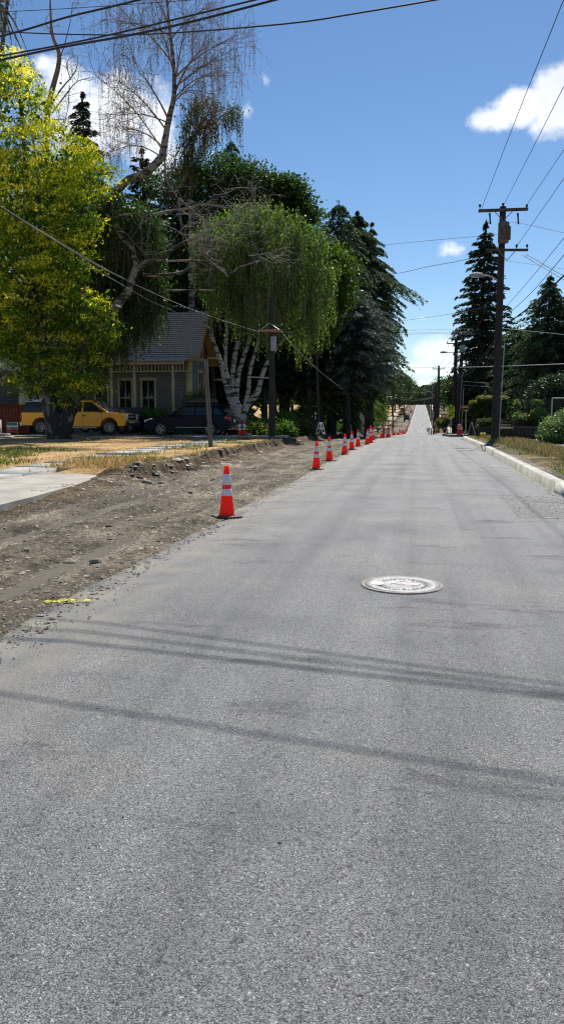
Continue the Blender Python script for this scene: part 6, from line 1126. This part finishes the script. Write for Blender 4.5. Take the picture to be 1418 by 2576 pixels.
blobplant('garden_shrub', 'round brown green shrub left of the school crossing signpost', 1117, 98, -1., [(1115, 1058, 8, 7, 98, 1), (1110, 1066, 6, 6, 98, 1)], 'birchbrown', 120, 14, .3, .3, .16, (.3, 1)); blobplant('young_tree', 'thin staked young tree on the far right corner', 1119, 88, -.8, [(1119, 1062, 8, 8, 88, 1)], 'birchdark', 26, 9, .16, .22, .14, (0, .6), 'tree'); blobplant('garden_shrub', 'low bush at the foot of the slim grey pole', 1168, 86, -.9, [(1172, 1068, 10, 8, 86, 1)], 'shrub', 60, 12, .2, .22, .14, (.1, .6))
xa = XY(1386, 38); t = thing('chain_link_fence', 'grey chain link fence panel with metal posts beside the laurel', 'fence', (xa, 38, .3)); b = MB()
for k in range(5): b.tube([(xa + k * 1.3, 38, .2), (xa + k * 1.3, 38, 2.15)], .035, 8)
b.tube([(xa, 38, 2.12), (xa + 5.2, 38, 2.12)], .025, 6); b.build('post', 'metal', t, world=True); b = MB()
for k in range(-20, 52): 
    for s in (1, -1):
        p0 = np.array([xa + k * .1, 38, .7]); p1 = p0 + np.array([1.4 * s, 0, 1.4])
        if p0[0] < xa or p0[0] > xa + 5.2: continue
        b.tube([p0, p1], .004, 3, cap=False)
b.build('mesh_panel', 'steel', t, world=True)
fence('board_fence', 'dark timber fence behind the chain link at the right', 1290, 1470, 50.5, .2, 2.0, 'brownfence', railmat='wood_dark')
b = MB(); b.box((0, 0, .08), (.35, .2, .16)); q = P(1190 + 10, 1090, 44); o = b.build('valve_cap', 'flower', loc=(0, 0, 0), bevel=.05); o.location = (q[0] + .3, q[1], .17); tag(o, 'small yellow marker lump on the verge before the low hedge', 'marker')

# ------------------------------------------------------------------ sky, sun, camera
w = bpy.data.worlds.new('World'); scene.world = w; w.use_nodes = True; nt = w.node_tree; nt.nodes.clear(); L = nt.links
out = N(nt, 'ShaderNodeOutputWorld'); bg = N(nt, 'ShaderNodeBackground'); L.new(bg.outputs[0], out.inputs[0]); bg.inputs[1].default_value = .1
sky = N(nt, 'ShaderNodeTexSky', sky_type='NISHITA', sun_disc=False, sun_elevation=el, sun_rotation=az, air_density=.9, dust_density=.05, ozone_density=2.6, altitude=50)
tcn = N(nt, 'ShaderNodeTexCoord'); sp = N(nt, 'ShaderNodeSeparateXYZ'); L.new(tcn.outputs['Generated'], sp.inputs[0])
def MA(op, a, b=None, c=None, clamp=False):
    n = N(nt, 'ShaderNodeMath', operation=op); n.use_clamp = clamp
    for i, v in enumerate((a, b, c)):
        if v is None: continue
        if isinstance(v, (int, float)): n.inputs[i].default_value = v
        else: L.new(v, n.inputs[i])
    return n.outputs[0]
U = MA('ARCTAN2', sp.outputs[0], sp.outputs[1]); Vv = MA('ARCSINE', sp.outputs[2])
cm = N(nt, 'ShaderNodeCombineXYZ'); L.new(U, cm.inputs[0]); L.new(Vv, cm.inputs[1])
n1 = N(nt, 'ShaderNodeTexNoise'); n1.inputs['Scale'].default_value = 13; n1.inputs['Detail'].default_value = 9; n1.inputs['Roughness'].default_value = .58; L.new(cm.outputs[0], n1.inputs[0])
n2 = N(nt, 'ShaderNodeTexNoise'); n2.inputs['Scale'].default_value = 45; n2.inputs['Detail'].default_value = 7; n2.inputs['Roughness'].default_value = .62; L.new(cm.outputs[0], n2.inputs[0])
def uv(px, py): v = ray(px, py); v = v / np.linalg.norm(v); return math.atan2(v[0], v[1]), math.asin(v[2])
acc = None
CL = [(180, 215, 80, 75, 1.), (280, 290, 130, 100, 1.1), (390, 340, 70, 120, .9), (210, 330, 90, 80, 1.), (110, 160, 30, 26, .7), (620, 290, 26, 60, .38), (668, 205, 14, 12, .25), (1395, 215, 70, 62, 1.15), (1320, 265, 90, 50, 1.15), (1240, 300, 62, 34, .9), (1430, 280, 100, 60, 1.2),
      (1135, 630, 42, 24, .55), (1043, 637, 10, 8, .35), (1060, 801, 14, 7, .35), (1095, 885, 70, 38, .95), (1060, 925, 60, 24, .8), (1150, 925, 70, 30, .8), (1080, 965, 50, 8, .6), (1290, 835, 40, 20, .7), (1060, 1000, 100, 8, .5), (780, 12, 26, 12, .25), (1110, 900, 90, 20, .8)]
for px, py, rx, ry, s in CL:
    u, v = uv(px, py); ua, va = uv(px + rx, py); _, vb = uv(px, py - ry); du = abs(ua - u); dv = abs(vb - v)
    a = MA('MULTIPLY', MA('SUBTRACT', U, u), 1 / du); b_ = MA('MULTIPLY', MA('SUBTRACT', Vv, v), 1 / dv); d = MA('SQRT', MA('ADD', MA('MULTIPLY', a, a), MA('MULTIPLY', b_, b_)))
    q = MA('MULTIPLY', MA('SUBTRACT', 1.38, d), s); acc = q if acc is None else MA('MAXIMUM', acc, q)
nn = MA('ADD', MA('MULTIPLY', MA('SUBTRACT', n1.outputs[0], .5), 2.3), MA('MULTIPLY', MA('SUBTRACT', n2.outputs[0], .5), 1.3))
den = MA('ADD', acc, nn); mr = N(nt, 'ShaderNodeMapRange', interpolation_type='SMOOTHSTEP'); mr.inputs['From Min'].default_value = .12; mr.inputs['From Max'].default_value = .95; L.new(den, mr.inputs[0])
msk = MA('MULTIPLY', mr.outputs[0], .94)
cr_ = ramp(nt, [(.30, (8.6, 8.9, 9.3)), (.62, (6.6, 6.9, 7.4))]); 
n3 = N(nt, 'ShaderNodeTexNoise'); n3.inputs['Scale'].default_value = 8; n3.inputs['Detail'].default_value = 6; mpp = N(nt, 'ShaderNodeMapping'); mpp.inputs['Location'].default_value = (0, .03, 0); L.new(cm.outputs[0], mpp.inputs[0]); L.new(mpp.outputs[0], n3.inputs[0]); L.new(n3.outputs[0], cr_.inputs[0])
sat = N(nt, 'ShaderNodeHueSaturation'); sat.inputs['Saturation'].default_value = SKYSAT; sat.inputs['Value'].default_value = SKYVAL; L.new(sky.outputs[0], sat.inputs['Color'])
L.new(mix(nt, msk, sat.outputs[0], cr_.outputs[0]), bg.inputs[0])
sl_ = bpy.data.lights.new('sun', 'SUN'); sl_.energy = 4.6; sl_.angle = R_(.53); sl_.color = (1, .955, .88); so = bpy.data.objects.new('sun', sl_); COL.objects.link(so); so.rotation_euler = Vector(SUN).to_track_quat('Z', 'Y').to_euler(); so.location = (0, 0, 30)
cd = bpy.data.cameras.new('camera'); cam = bpy.data.objects.new('camera', cd); COL.objects.link(cam); cam.location = (0, 0, H); cam.rotation_euler = (math.pi / 2 - PIT, 0, YAW)
cd.sensor_fit = 'VERTICAL'; cd.sensor_height = 36; cd.lens = 36 * F / 2576; cd.clip_end = 8000; cd.clip_start = .05; scene.camera = cam
scene.render.resolution_x = 563; scene.render.resolution_y = 1024
scene.view_settings.view_transform = 'Standard'; scene.view_settings.look = 'None'; scene.view_settings.gamma = 1; scene.view_settings.exposure = EXPO; scene.view_settings.use_curve_mapping = False
scene.cycles.max_bounces = 5; scene.cycles.transparent_max_bounces = 4; scene.cycles.caustics_reflective = False; scene.cycles.caustics_refractive = False; scene.cycles.sample_clamp_indirect = 4; scene.cycles.use_denoising = True; scene.cycles.filter_width = 1.2
print('FACES', sum(len(o.data.polygons) for o in scene.objects if o.type == 'MESH'), 'OBJ', len(scene.objects))
